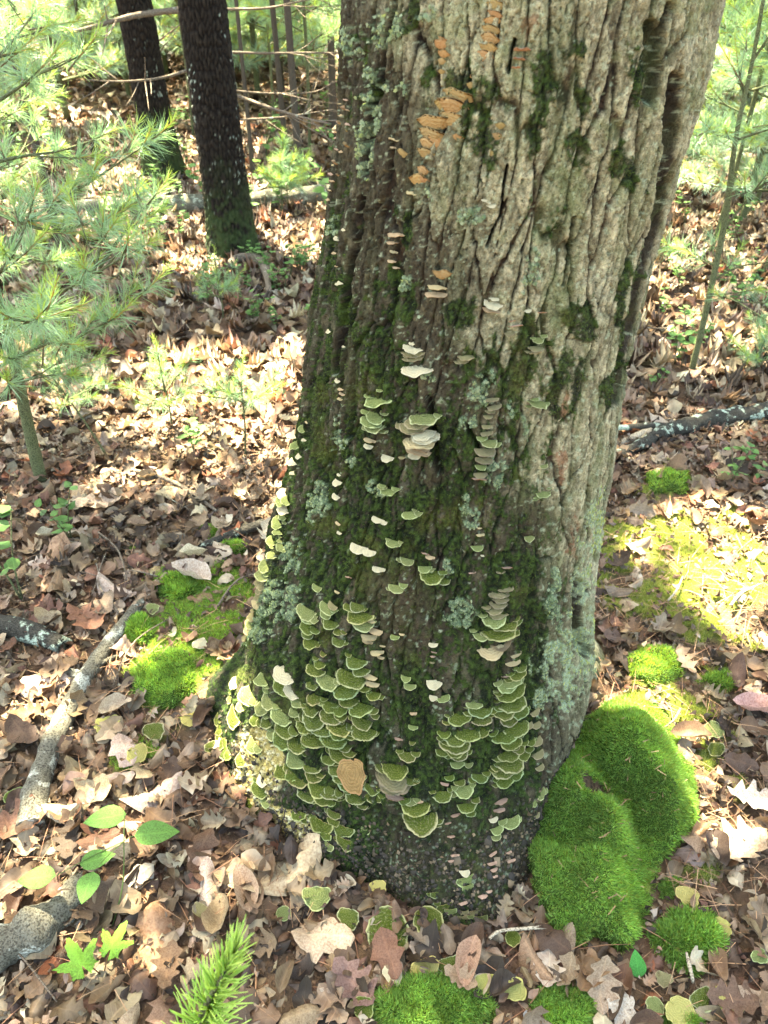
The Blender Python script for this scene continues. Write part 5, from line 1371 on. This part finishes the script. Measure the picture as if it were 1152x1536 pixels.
lv = [(157, 1227, 66, .62, 195), (236, 1249, 68, .60, 8), (147, 1288, 56, .62, 20), (54, 1317, 60, .62, 185), (131, 1331, 52, .7, 250)]
hub = at(np.array(186.), np.array(1262.), np.array(zdepth(186, 1262, .11))); stems = []
stems.append(tube([[0, 0, 0], (hub - g) * .5 + [.01, 0, 0], hub - g], [.0016, .0013, .001], 14, 5))
for x, y, L, w, a in lv:
    c = flat_leaf(x, y, zdepth(x, y, ZLEAF), L, w, a, t, g, np.array(GL) * random.uniform(.9, 1.1), tilt=random.uniform(-.15, .1))
    k = at(np.array(x - math.cos(math.radians(a)) * L * .48), np.array(y + math.sin(math.radians(a)) * L * .48), np.array(zdepth(x, y, ZLEAF)))
    stems.append(tube([hub - g, (hub + k) / 2 - g + [0, 0, .004], k - g], [.001, .0009, .0008], 8, 4))
V, F, U, K = join([(a, b, c, None) for a, b, c in stems])
link('stem', mesh('stem', V, F, col=K * [.12, .18, .06], mats=[M['moss']]), t)
def maple_shape(seed=0):
    lob = [(0, 1.0), (55, .82), (-55, .82), (115, .45), (-115, .45)]
    a = np.linspace(-165, 165, 67); r = np.full(a.shape, .30)
    for c, l in lob: r = np.maximum(r, l * np.exp(-np.abs((a - c) / 30.0) ** 1.3) + .0)
    r = np.maximum(r, .36) * (1 + .06 * np.sign(np.sin(a * .55)))
    A = np.radians(a)
    ring = [np.stack([k * r * np.sin(A), k * r * np.cos(A), .07 * np.cos(5 * A) * k * r - .12 * (k * r) ** 2], 1) for k in (.33, .66, 1)]
    V = np.concatenate([[[0, 0, 0]]] + ring) * .62; n = len(a)
    V[:, 1] -= .15
    k = np.arange(n - 1)
    F = [grid_faces(n, 3) + 1, np.stack([np.zeros(n - 1, int), 1 + k + 1, 1 + k], 1)]
    uv = np.stack([V[:, 0] * .5, V[:, 1] + .5], 1)
    return V, F, uv
mp_ = maple_shape()
g = gnd(np.array(155.), np.array(1465.)); g[2] = 0
t = thing('maple_seedling', 'maple seedling with two bright lobed leaves in the lower left', 'seedling', tuple(g))
MLc = (.15, .33, .035); stems = []
for x, y, L, a in ((172, 1412, 78, 60), (117, 1438, 74, 120)):
    c = flat_leaf(x, y, zdepth(x, y, .085), L, .66, a, t, g, MLc, mp_, .1)
    stems.append(tube([[0, 0, 0], (c - g) * .55 + [0, 0, .01], c - g], [.0014, .001, .001], 8, 4))
V, F, U, K = join([(a, b, c, None) for a, b, c in stems])
link('stem', mesh('stem', V, F, col=K * [.2, .12, .06], mats=[M['moss']]), t)
g = gnd(np.array(958.), np.array(1470.)); g[2] = float(gh(g[0], g[1])) + .02
o = link('leaf_sprout', mesh('leaf_sprout', ovate[0] * [.8, 1, 1] + [0, .5, 0], ovate[1], uv=ovate[2], col=np.tile([.07, .30, .06], (len(ovate[0]), 1)), mats=[M['green_leaf']]))
o.matrix_world = Matrix.Translation(g) @ Matrix.Rotation(math.radians(-12), 4, 'Y') @ Matrix.Rotation(math.radians(58), 4, 'X') @ Matrix.Scale(.055, 4)
tag(o, 'single upright green leaf at the bottom tip of the moss mound', 'sprout')
# small leafy plants (parts: stem, leaves)
def leafy(seed, h=.16, n=12, ls=.032):
    r = np.random.default_rng(seed); st, lf = [], []
    for s in range(r.integers(1, 4)):
        a = r.uniform(0, 6.28); top = np.array([math.cos(a) * h * .35, math.sin(a) * h * .35, h * r.uniform(.7, 1.1)])
        P = smooth_path([np.zeros(3), top * [.3, .3, .55], top], 10)
        st.append((*tube(P, [.002, .001], 8, 4), None))
        m = n // 2; idx = r.uniform(.35, 1, m)
        pos = np.stack([np.interp(idx, np.linspace(0, 1, 10), P[:, k]) for k in range(3)], 1)
        yaw = r.uniform(0, 6.28, m); R_ = rotmats(yaw, r.uniform(0, .5, m), r.uniform(0, 6.28, m), ls * r.uniform(.7, 1.3, m))
        off = np.einsum('kij,j->ki', R_, np.array([0, .6, 0]))
        V, F, U, K = scatter(SMALL[0], SMALL[1], SMALL[2], R_, pos + off, lerp(np.array([.07, .17, .04]), np.array([.16, .30, .08]), r.random((m, 1))))
        lf.append((V, F, U, K))
    V, F, U, K = join(st); a = mesh('stem', V, F, uv=U, mats=[M['green_stem']])
    V, F, U, K = join(lf); b = mesh('leaves', V, F, uv=U, col=K, mats=[M['green_leaf']])
    return a, b
SMALL = leaf_shape(901, 'ovate', 6, 2, .3)
LEAFY = [leafy(50 + i) for i in range(6)]
def put_leafy(px, py, s, k, label, group=None):
    g = gnd(np.array(float(px)), np.array(float(py)))
    t = thing('leafy_plant', label, 'small plant', (g[0], g[1], float(gh(g[0], g[1]))), group, rz=random.uniform(0, 6.28)); t.scale = (s,) * 3
    link('stem', LEAFY[k][0], t); link('leaves', LEAFY[k][1], t)
put_leafy(108, 815, 1.1, 0, 'leafy seedling with small green leaves by the big curled brown leaf')
put_leafy(35, 905, 1.7, 1, 'tall thin seedling at the left edge above the short dark log')
put_leafy(292, 685, 1.2, 2, 'small seedling in the brightest patch of leaves left of the trunk')
put_leafy(1092, 735, 1.0, 3, 'green leafy sprig right of the trunk below the black branch')
put_leafy(1128, 725, .8, 4, 'second leafy sprig nearest the right edge below the black branch')
put_leafy(975, 590, .7, 5, 'tiny green sprig close to the right side of the trunk above the branch')
rr_ = random.Random(9)
for i in range(26):
    px, py = rr_.uniform(290, 470), rr_.uniform(400, 500)
    put_leafy(px, py, rr_.uniform(.7, 1.2), i % 6, 'low green plant in the patch below the nearer dark pine', 'low green plants below the nearer dark pine')
for i in range(16):
    px, py = rr_.uniform(980, 1160), rr_.uniform(330, 560)
    put_leafy(px, py, rr_.uniform(.7, 1.4), i % 6, 'low green plant under the slender sapling on the right', 'low green plants under the right sapling')
for i in range(40):
    px, py = rr_.uniform(-20, 520), rr_.uniform(170, 380)
    put_leafy(px, py, rr_.uniform(1.2, 2.6), i % 6, 'blurred green undergrowth plant in the woods left of the oak', 'blurred undergrowth plants behind the dark pines')

# ------------------------------------------------------------------ dark trunks behind
def bark_trunk(label, px, py, wpx, top=7.0, lean=(0, 0), hero=True, group=None, mossy=True, seed=0, name='pine_tree', branches=()):
    g = gnd(np.array(float(px)), np.array(float(py))); _, _, d = project(g)
    R0 = wpx / 2 / FPX * float(d)
    g[2] = 0
    nth, nz = (150, 420) if hero else (20, 40)
    th = np.linspace(0, 2 * np.pi, nth, endpoint=False); z = np.concatenate([np.linspace(-.05, 4 if hero else 6, nz), np.linspace(4.2 if hero else 6.05, top if hero else 6.3, 8)])
    TH, Z = np.meshgrid(th, z)
    r = R0 * (1 - .055 * Z) * (1 + .35 * np.exp(-Z / .16) * (1 + .4 * np.cos(TH * 4 + seed)))
    r = np.maximum(r, R0 * .3)
    u = TH * R0
    if hero:
        a1, a2, cc = worley((u + .015 * fbm2(u * 8 + 3, Z * 5, seed)) / .019, Z / .05, seed + 3)
        h = sstep(.03, .3, a2 - a1) * (.6 + .4 * cc)
        r = r - .012 * (1 - h) + .003 * fbm2(u * 60, Z * 40, 5)
    else: h = np.full(TH.shape, .5)
    V = np.stack([lean[0] * Z + r * np.cos(TH), lean[1] * Z + r * np.sin(TH), Z], -1)
    col = lerp(np.array([.007, .005, .004]), np.array([.028, .021, .015]), (h * (.6 + .4 * fbm2(u * 70, Z * 50, seed)))[..., None])  # near-black bark, the backlit shade is put into the colour
    if not hero: col = col * 0 + np.array([.06, .048, .036])
    if hero:
        spk = sstep(.50, .60, fbm2(u * 75, Z * 60, seed + 9, 2)) * sstep(-.1, .3, fbm2(u * 9, Z * 5, seed + 19)) * (h > .3)
        col = lerp(col, np.array([.34, .38, .30]), spk[..., None] * .8)
        ms = sstep(.55, .1, Z + .15 * fbm2(u * 10, Z * 8, seed + 5)) * sstep(-.3, .3, fbm2(u * 40, Z * 30, seed + 6) + .2)
        col = lerp(col, np.array([.03, .045, .015]), (ms * .8)[..., None])
    t = thing(name, label, 'tree', tuple(g), group)
    link('trunk', mesh('trunk', V.reshape(-1, 3), grid_faces(nth, len(z), wrap=True), col=col.reshape(-1, 3), mats=[M['pine_bark']]), t)
    for pts, r0 in branches:
        P = np.array(pts) - g
        V, F, uv = tube(P, [r0, r0 * .7, r0 * .3], 30, 6, .2, 20, seed)
        parts = [(V, F, uv, None)]
        Q = smooth_path(P, 20); rq = np.random.default_rng(seed + len(pts))
        for k in range(7):
            i = rq.integers(4, 18); dd = (Q[i + 1] - Q[i]); dd /= np.linalg.norm(dd); e = dd + rq.normal(0, .6, 3); L = rq.uniform(.08, .3)
            parts.append((*tube([Q[i], Q[i] + e * L * .5, Q[i] + e * L + [0, 0, .02]], [r0 * .35, r0 * .2, r0 * .1], 6, 4), None))
        V, F, U, K = join(parts)
        link('branch', mesh('branch', V, F, uv=U, mats=[M['twig']]), t)
    return t
TREES = []
TREES.append(bark_trunk('nearer dark pine trunk with mossy foot and dead side branches', 350, 375, 66, seed=2, lean=(-.006, 0), branches=[
    (pxp((300, 12, 4.6), (210, 22, 4.5), (140, 40, 4.4), (60, 60, 4.3)), .022),
    (pxp((325, 90, 4.3), (250, 115, 4.2), (190, 122, 4.0), (130, 120, 3.9)), .011),
    (pxp((340, 138, 4.1), (400, 160, 3.9), (450, 175, 3.7), (495, 186, 3.6)), .012),
    (pxp((335, 78, 4.2), (400, 80, 4.2), (460, 79, 4.2), (520, 80, 4.2)), .008),
    (pxp((335, 14, 4.4), (400, 12, 4.3), (450, 2, 4.2), (500, -8, 4.1)), .008),
    (pxp((342, 135, 4.1), (400, 140, 4.4), (470, 138, 4.6), (500, 122, 4.7)), .007),
    (pxp((350, 180, 4.1), (420, 176, 4.2), (500, 164, 4.3)), .007)]))
TREES.append(bark_trunk('farther dark pine trunk leaning away behind the left sapling', 247, 262, 50, seed=5, lean=(-.012, 0), branches=[
    (pxp((215, 80, 6.0), (240, 60, 5.6), (290, 22, 5.2)), .008), (pxp((222, 150, 5.8), (226, 100, 5.6), (262, 50, 5.3)), .008)]))
BT = [(431, 252, 11, 'slim dark trunk of the pair standing left of the oak in the background', 1.0), (449, 258, 14, 'thicker dark trunk of the pair standing left of the oak in the background', 1.0),
      (380, 262, 8, 'slim brownish trunk just right of the nearer dark pine', 1.0), (500, 190, 14, 'dark trunk half hidden behind the upper left edge of the oak', 1.0),
      (95, 390, 16, 'short dark stem seen through the left sapling', 1.0)]
for i, (x, y, w, lab, _) in enumerate(BT): TREES.append(bark_trunk(lab, x, y, w * .72, hero=False, seed=10 + i, name='young_tree', lean=(0.01 * (i - 2), 0)))
rr_ = random.Random(21)
for i in range(16):
    x = rr_.choice([rr_.uniform(-60, 300), rr_.uniform(-60, 520), rr_.uniform(1010, 1200)]); y = rr_.uniform(35, 190)
    TREES.append(bark_trunk('thin blurred trunk far back in the pale green woods', x, y, rr_.uniform(3, 8), hero=False, seed=30 + i, name='young_tree', group='thin trunks far back in the woods', lean=(rr_.uniform(-.03, .03), 0)))

# ------------------------------------------------------------------ background pine saplings
far_tuft = [tuft_mesh(60 + i, .08, .085, 66, w=.0026, wide=1.5) for i in range(3)]
def bg_pine(seed, H=3.2, Rb=.95):
    r = np.random.default_rng(seed); parts = []; wood = [(*tube([[0, 0, -.05], [0, 0, H * .5], [0, 0, H]], [.028, .018, .004], 16, 6), None)]
    pos, dirs = [], []
    zz = .25
    while zz < H:
        L = Rb * (1 - zz / H) ** .7 + .12
        for k in range(r.integers(4, 6)):
            a = r.uniform(0, 6.28); e = np.array([math.cos(a), math.sin(a), .28])
            end = np.array([0, 0, zz]) + e * L * r.uniform(.7, 1.1)
            wood.append((*tube([[0, 0, zz], lerp(np.array([0, 0, zz]), end, .5) + [0, 0, -.03], end], [.009, .005, .002], 7, 4), None))
            side = np.array([-math.sin(a), math.cos(a), 0])
            m = int(L / .075)
            for j in range(m):
                u = .3 + .7 * j / m; s = (1 if j % 2 else -1) * r.uniform(.2, 1) * .22 * (1.2 - u)
                pos.append(np.array([0, 0, zz]) + (end - [0, 0, zz]) * u + side * s + [0, 0, r.uniform(-.03, .05)]); dirs.append(e + side * s * 3 + [0, 0, .3] + r.normal(0, .2, 3))
        zz += r.uniform(.22, .34)
    pos, dirs = np.array(pos), np.array(dirs); kk = r.integers(0, 3, len(pos))
    for i in range(3):
        m = kk == i; V, F, K = far_tuft[i]
        W, FF, U, KK = scatter(V, F, None, dirmats(dirs[m], r.uniform(0, 6.28, m.sum()), r.uniform(.85, 1.3, m.sum())), pos[m], np.array([1.4, 1.2, 1.7]) * r.uniform(.85, 1.2, (m.sum(), 1)), K)  # far needles lightened and blued to imitate a bright sunlit background
        parts.append((W, FF, U, KK))
    V, F, U, K = join(parts); crown = mesh('crown', V, F, col=K, mats=[M['needle']], smooth=False)
    V, F, U, K = join(wood); tr = mesh('trunk', V, F, uv=U, mats=[M['green_stem']])
    return tr, crown
BG = [bg_pine(70 + i, 1.9 + .4 * i, .75 + .12 * i) for i in range(4)]
def put_bg(x, y, s, k, label, group):
    t = thing('pine_sapling', label, 'pine sapling', (x, y, float(gh(np.array(x), np.array(y)))), group, rz=rr_.uniform(0, 6.28)); t.scale = (s,) * 3
    link('trunk', BG[k][0], t); link('crown', BG[k][1], t)
def in_view_place(px, dist):
    return (px - 576) / FPX * (dist * CP + CAM_H * SP), dist
nbg = 0
for i in range(64):
    left = i % 3 != 0
    px = rr_.uniform(-120, 560) if left else rr_.uniform(990, 1300)
    dist = 6.8 + 15 * (i / 64) ** 1.1 + rr_.uniform(-.8, .8)
    if left and 200 < px < 520 and dist < 8.5: dist += 3
    if not left and dist < 7 : dist += 0
    x, y = in_view_place(px, dist)
    put_bg(x, y, rr_.uniform(.7, 1.25), i % 4, 'blurred pale green young pine in the woods left of the oak' if left else 'blurred pale green young pine beyond the right side of the oak',
           'young pines in the woods left of the oak' if left else 'young pines beyond the right side of the oak')
for i in range(16):            # a thicket across the upper left
    x, y = in_view_place(rr_.uniform(60, 540), rr_.uniform(8.5, 13)); put_bg(x, y, rr_.uniform(.6, 1.0), i % 4, 'blurred pale green young pine in the woods left of the oak', 'young pines in the woods left of the oak')
for i in range(8):
    x, y = in_view_place(rr_.uniform(1090, 1240), rr_.uniform(4.6, 9)); put_bg(x, y, rr_.uniform(.5, .9), i % 4, 'blurred pale green young pine beyond the right side of the oak', 'young pines beyond the right side of the oak')
for i in range(10):            # behind the oak, seen only from a step aside
    x, y = in_view_place(rr_.uniform(560, 1000), rr_.uniform(7, 16)); put_bg(x, y, rr_.uniform(.8, 1.2), i % 4, 'blurred pale green young pine directly behind the oak', 'young pines directly behind the oak')

# ------------------------------------------------------------------ unseen leaf sprays added overhead to shade the ground, gaps left for sun patches
LIT = [(300, 330, 330, 60, 0, .8), (330, 395, 110, 26), (445, 385, 50, 26), (300, 610, 190, 85), (440, 560, 40, 60), (60, 590, 90, 60, 0, .8), (40, 1070, 70, 50, 0, .9), (90, 970, 40, 24, 0, .7), (425, 720, 60, 70, 0, 1), (400, 820, 40, 40),
       (1060, 845, 160, 85), (1120, 920, 60, 70), (1080, 450, 120, 140, 0, .85), (1100, 640, 70, 30, 0, .6), (1120, 1265, 50, 36), (965, 1080, 70, 40), (1040, 1130, 30, 50), (1010, 1010, 60, 40, 0, .8), (380, 1165, 55, 75), (370, 1040, 90, 26), (300, 1030, 60, 30, 0, .6), (250, 990, 60, 40, 0, .6),
       (140, 1265, 105, 50, 0, .9), (40, 1385, 50, 30, 0, .8), (250, 730, 150, 40, 0, .8), (160, 1000, 40, 40, 0, .6), (500, 1340, 20, 14), (240, 1440, 24, 16), (640, 1440, 18, 10)]
NN, NF = 2600, 4200
gx_ = np.concatenate([RNG.uniform(-3.6, 3.6, NN), RNG.uniform(-11, 11, NF)]); gy_ = np.concatenate([RNG.uniform(-.4, 5.2, NN), RNG.uniform(5.2, 26, NF)])
zc = RNG.uniform(6.0, 8.5, NN + NF)
P = np.stack([gx_, gy_, 0 * gx_], 1) + SUNV[None] * (zc / SUNV[2])[:, None]
owners = [(oak, np.array([CX[-1], CY[-1]]))] + [(t, np.array([t.location.x, t.location.y])) for t in TREES]
d_ = np.stack([np.hypot(P[:, 0] - c[0], P[:, 1] - c[1]) - (2.5 if i == 0 else 0) for i, (t, c) in enumerate(owners)], 1)
own = d_.argmin(1)
cleaf = np.array([[0, -.5, 0], [.28, -.1, .03], [.2, .3, 0], [0, .5, -.04], [-.2, .3, 0], [-.28, -.1, .03]])
cF = [np.array([[0, 1, 5]]), np.array([[1, 2, 4, 5]]), np.array([[2, 3, 4]])]
cFt = [np.array([[0, 1, 5], [2, 3, 4]]), np.array([[1, 2, 4, 5]])]
for i, (t, c) in enumerate(owners):
    Q = P[own == i]
    if len(Q) == 0: continue
    m = 18; base = np.repeat(Q, m, axis=0) + RNG.normal(0, 1, (len(Q) * m, 3)) * [.20, .20, .10]
    gq = base - SUNV[None] * (base[:, 2:3] / SUNV[2]); ax_, ay_, _ = project(gq)
    open_ = np.maximum(pxblob(ax_, ay_, LIT, .10) * (gq[:, 1] < 6), sstep(4.0, 6, gq[:, 1]) * sstep(-.22, -.08, fbm2(gq[:, 0] * 1.6, gq[:, 1] * 1.2, 301, 3)))
    base = base[RNG.random(len(base)) > open_ * .96]
    k = len(base)
    big = np.where(base[:, 1] - SUNV[1] / SUNV[2] * base[:, 2] > 5.2, 1.9, 1.0)
    V, F, U, K = scatter(cleaf, cFt, None, rotmats(RNG.uniform(0, 6.28, k), np.abs(RNG.normal(0, .5, k)), RNG.uniform(0, 6.28, k), RNG.uniform(.08, .13, k) * big), base - np.array(t.location), lerp(np.array([.04, .09, .02]), np.array([.09, .16, .04]), RNG.random((k, 1))))
    link('crown', mesh('crown', V, F, col=K, mats=[M['shade_canopy_leaf']], smooth=False), t, kind='stuff')  # unseen crown, shaped for the dappled light it lets through
    # limbs that carry the sprays
    lim = []
    top = np.array([c[0], c[1], 6.5 if i == 0 else 6.0])
    for q in Q[RNG.integers(0, len(Q), 3)]:
        s = top + [0, 0, RNG.uniform(-1.5, .5)]
        lim.append((*tube([s - np.array(t.location), lerp(s, q, .5) - np.array(t.location) + [0, 0, .3], q - np.array(t.location)], [.03, .015, .005], 10, 5), None))
    V, F, U, K = join(lim); link('limb', mesh('limb', V, F, uv=U, mats=[M['twig']]), t)
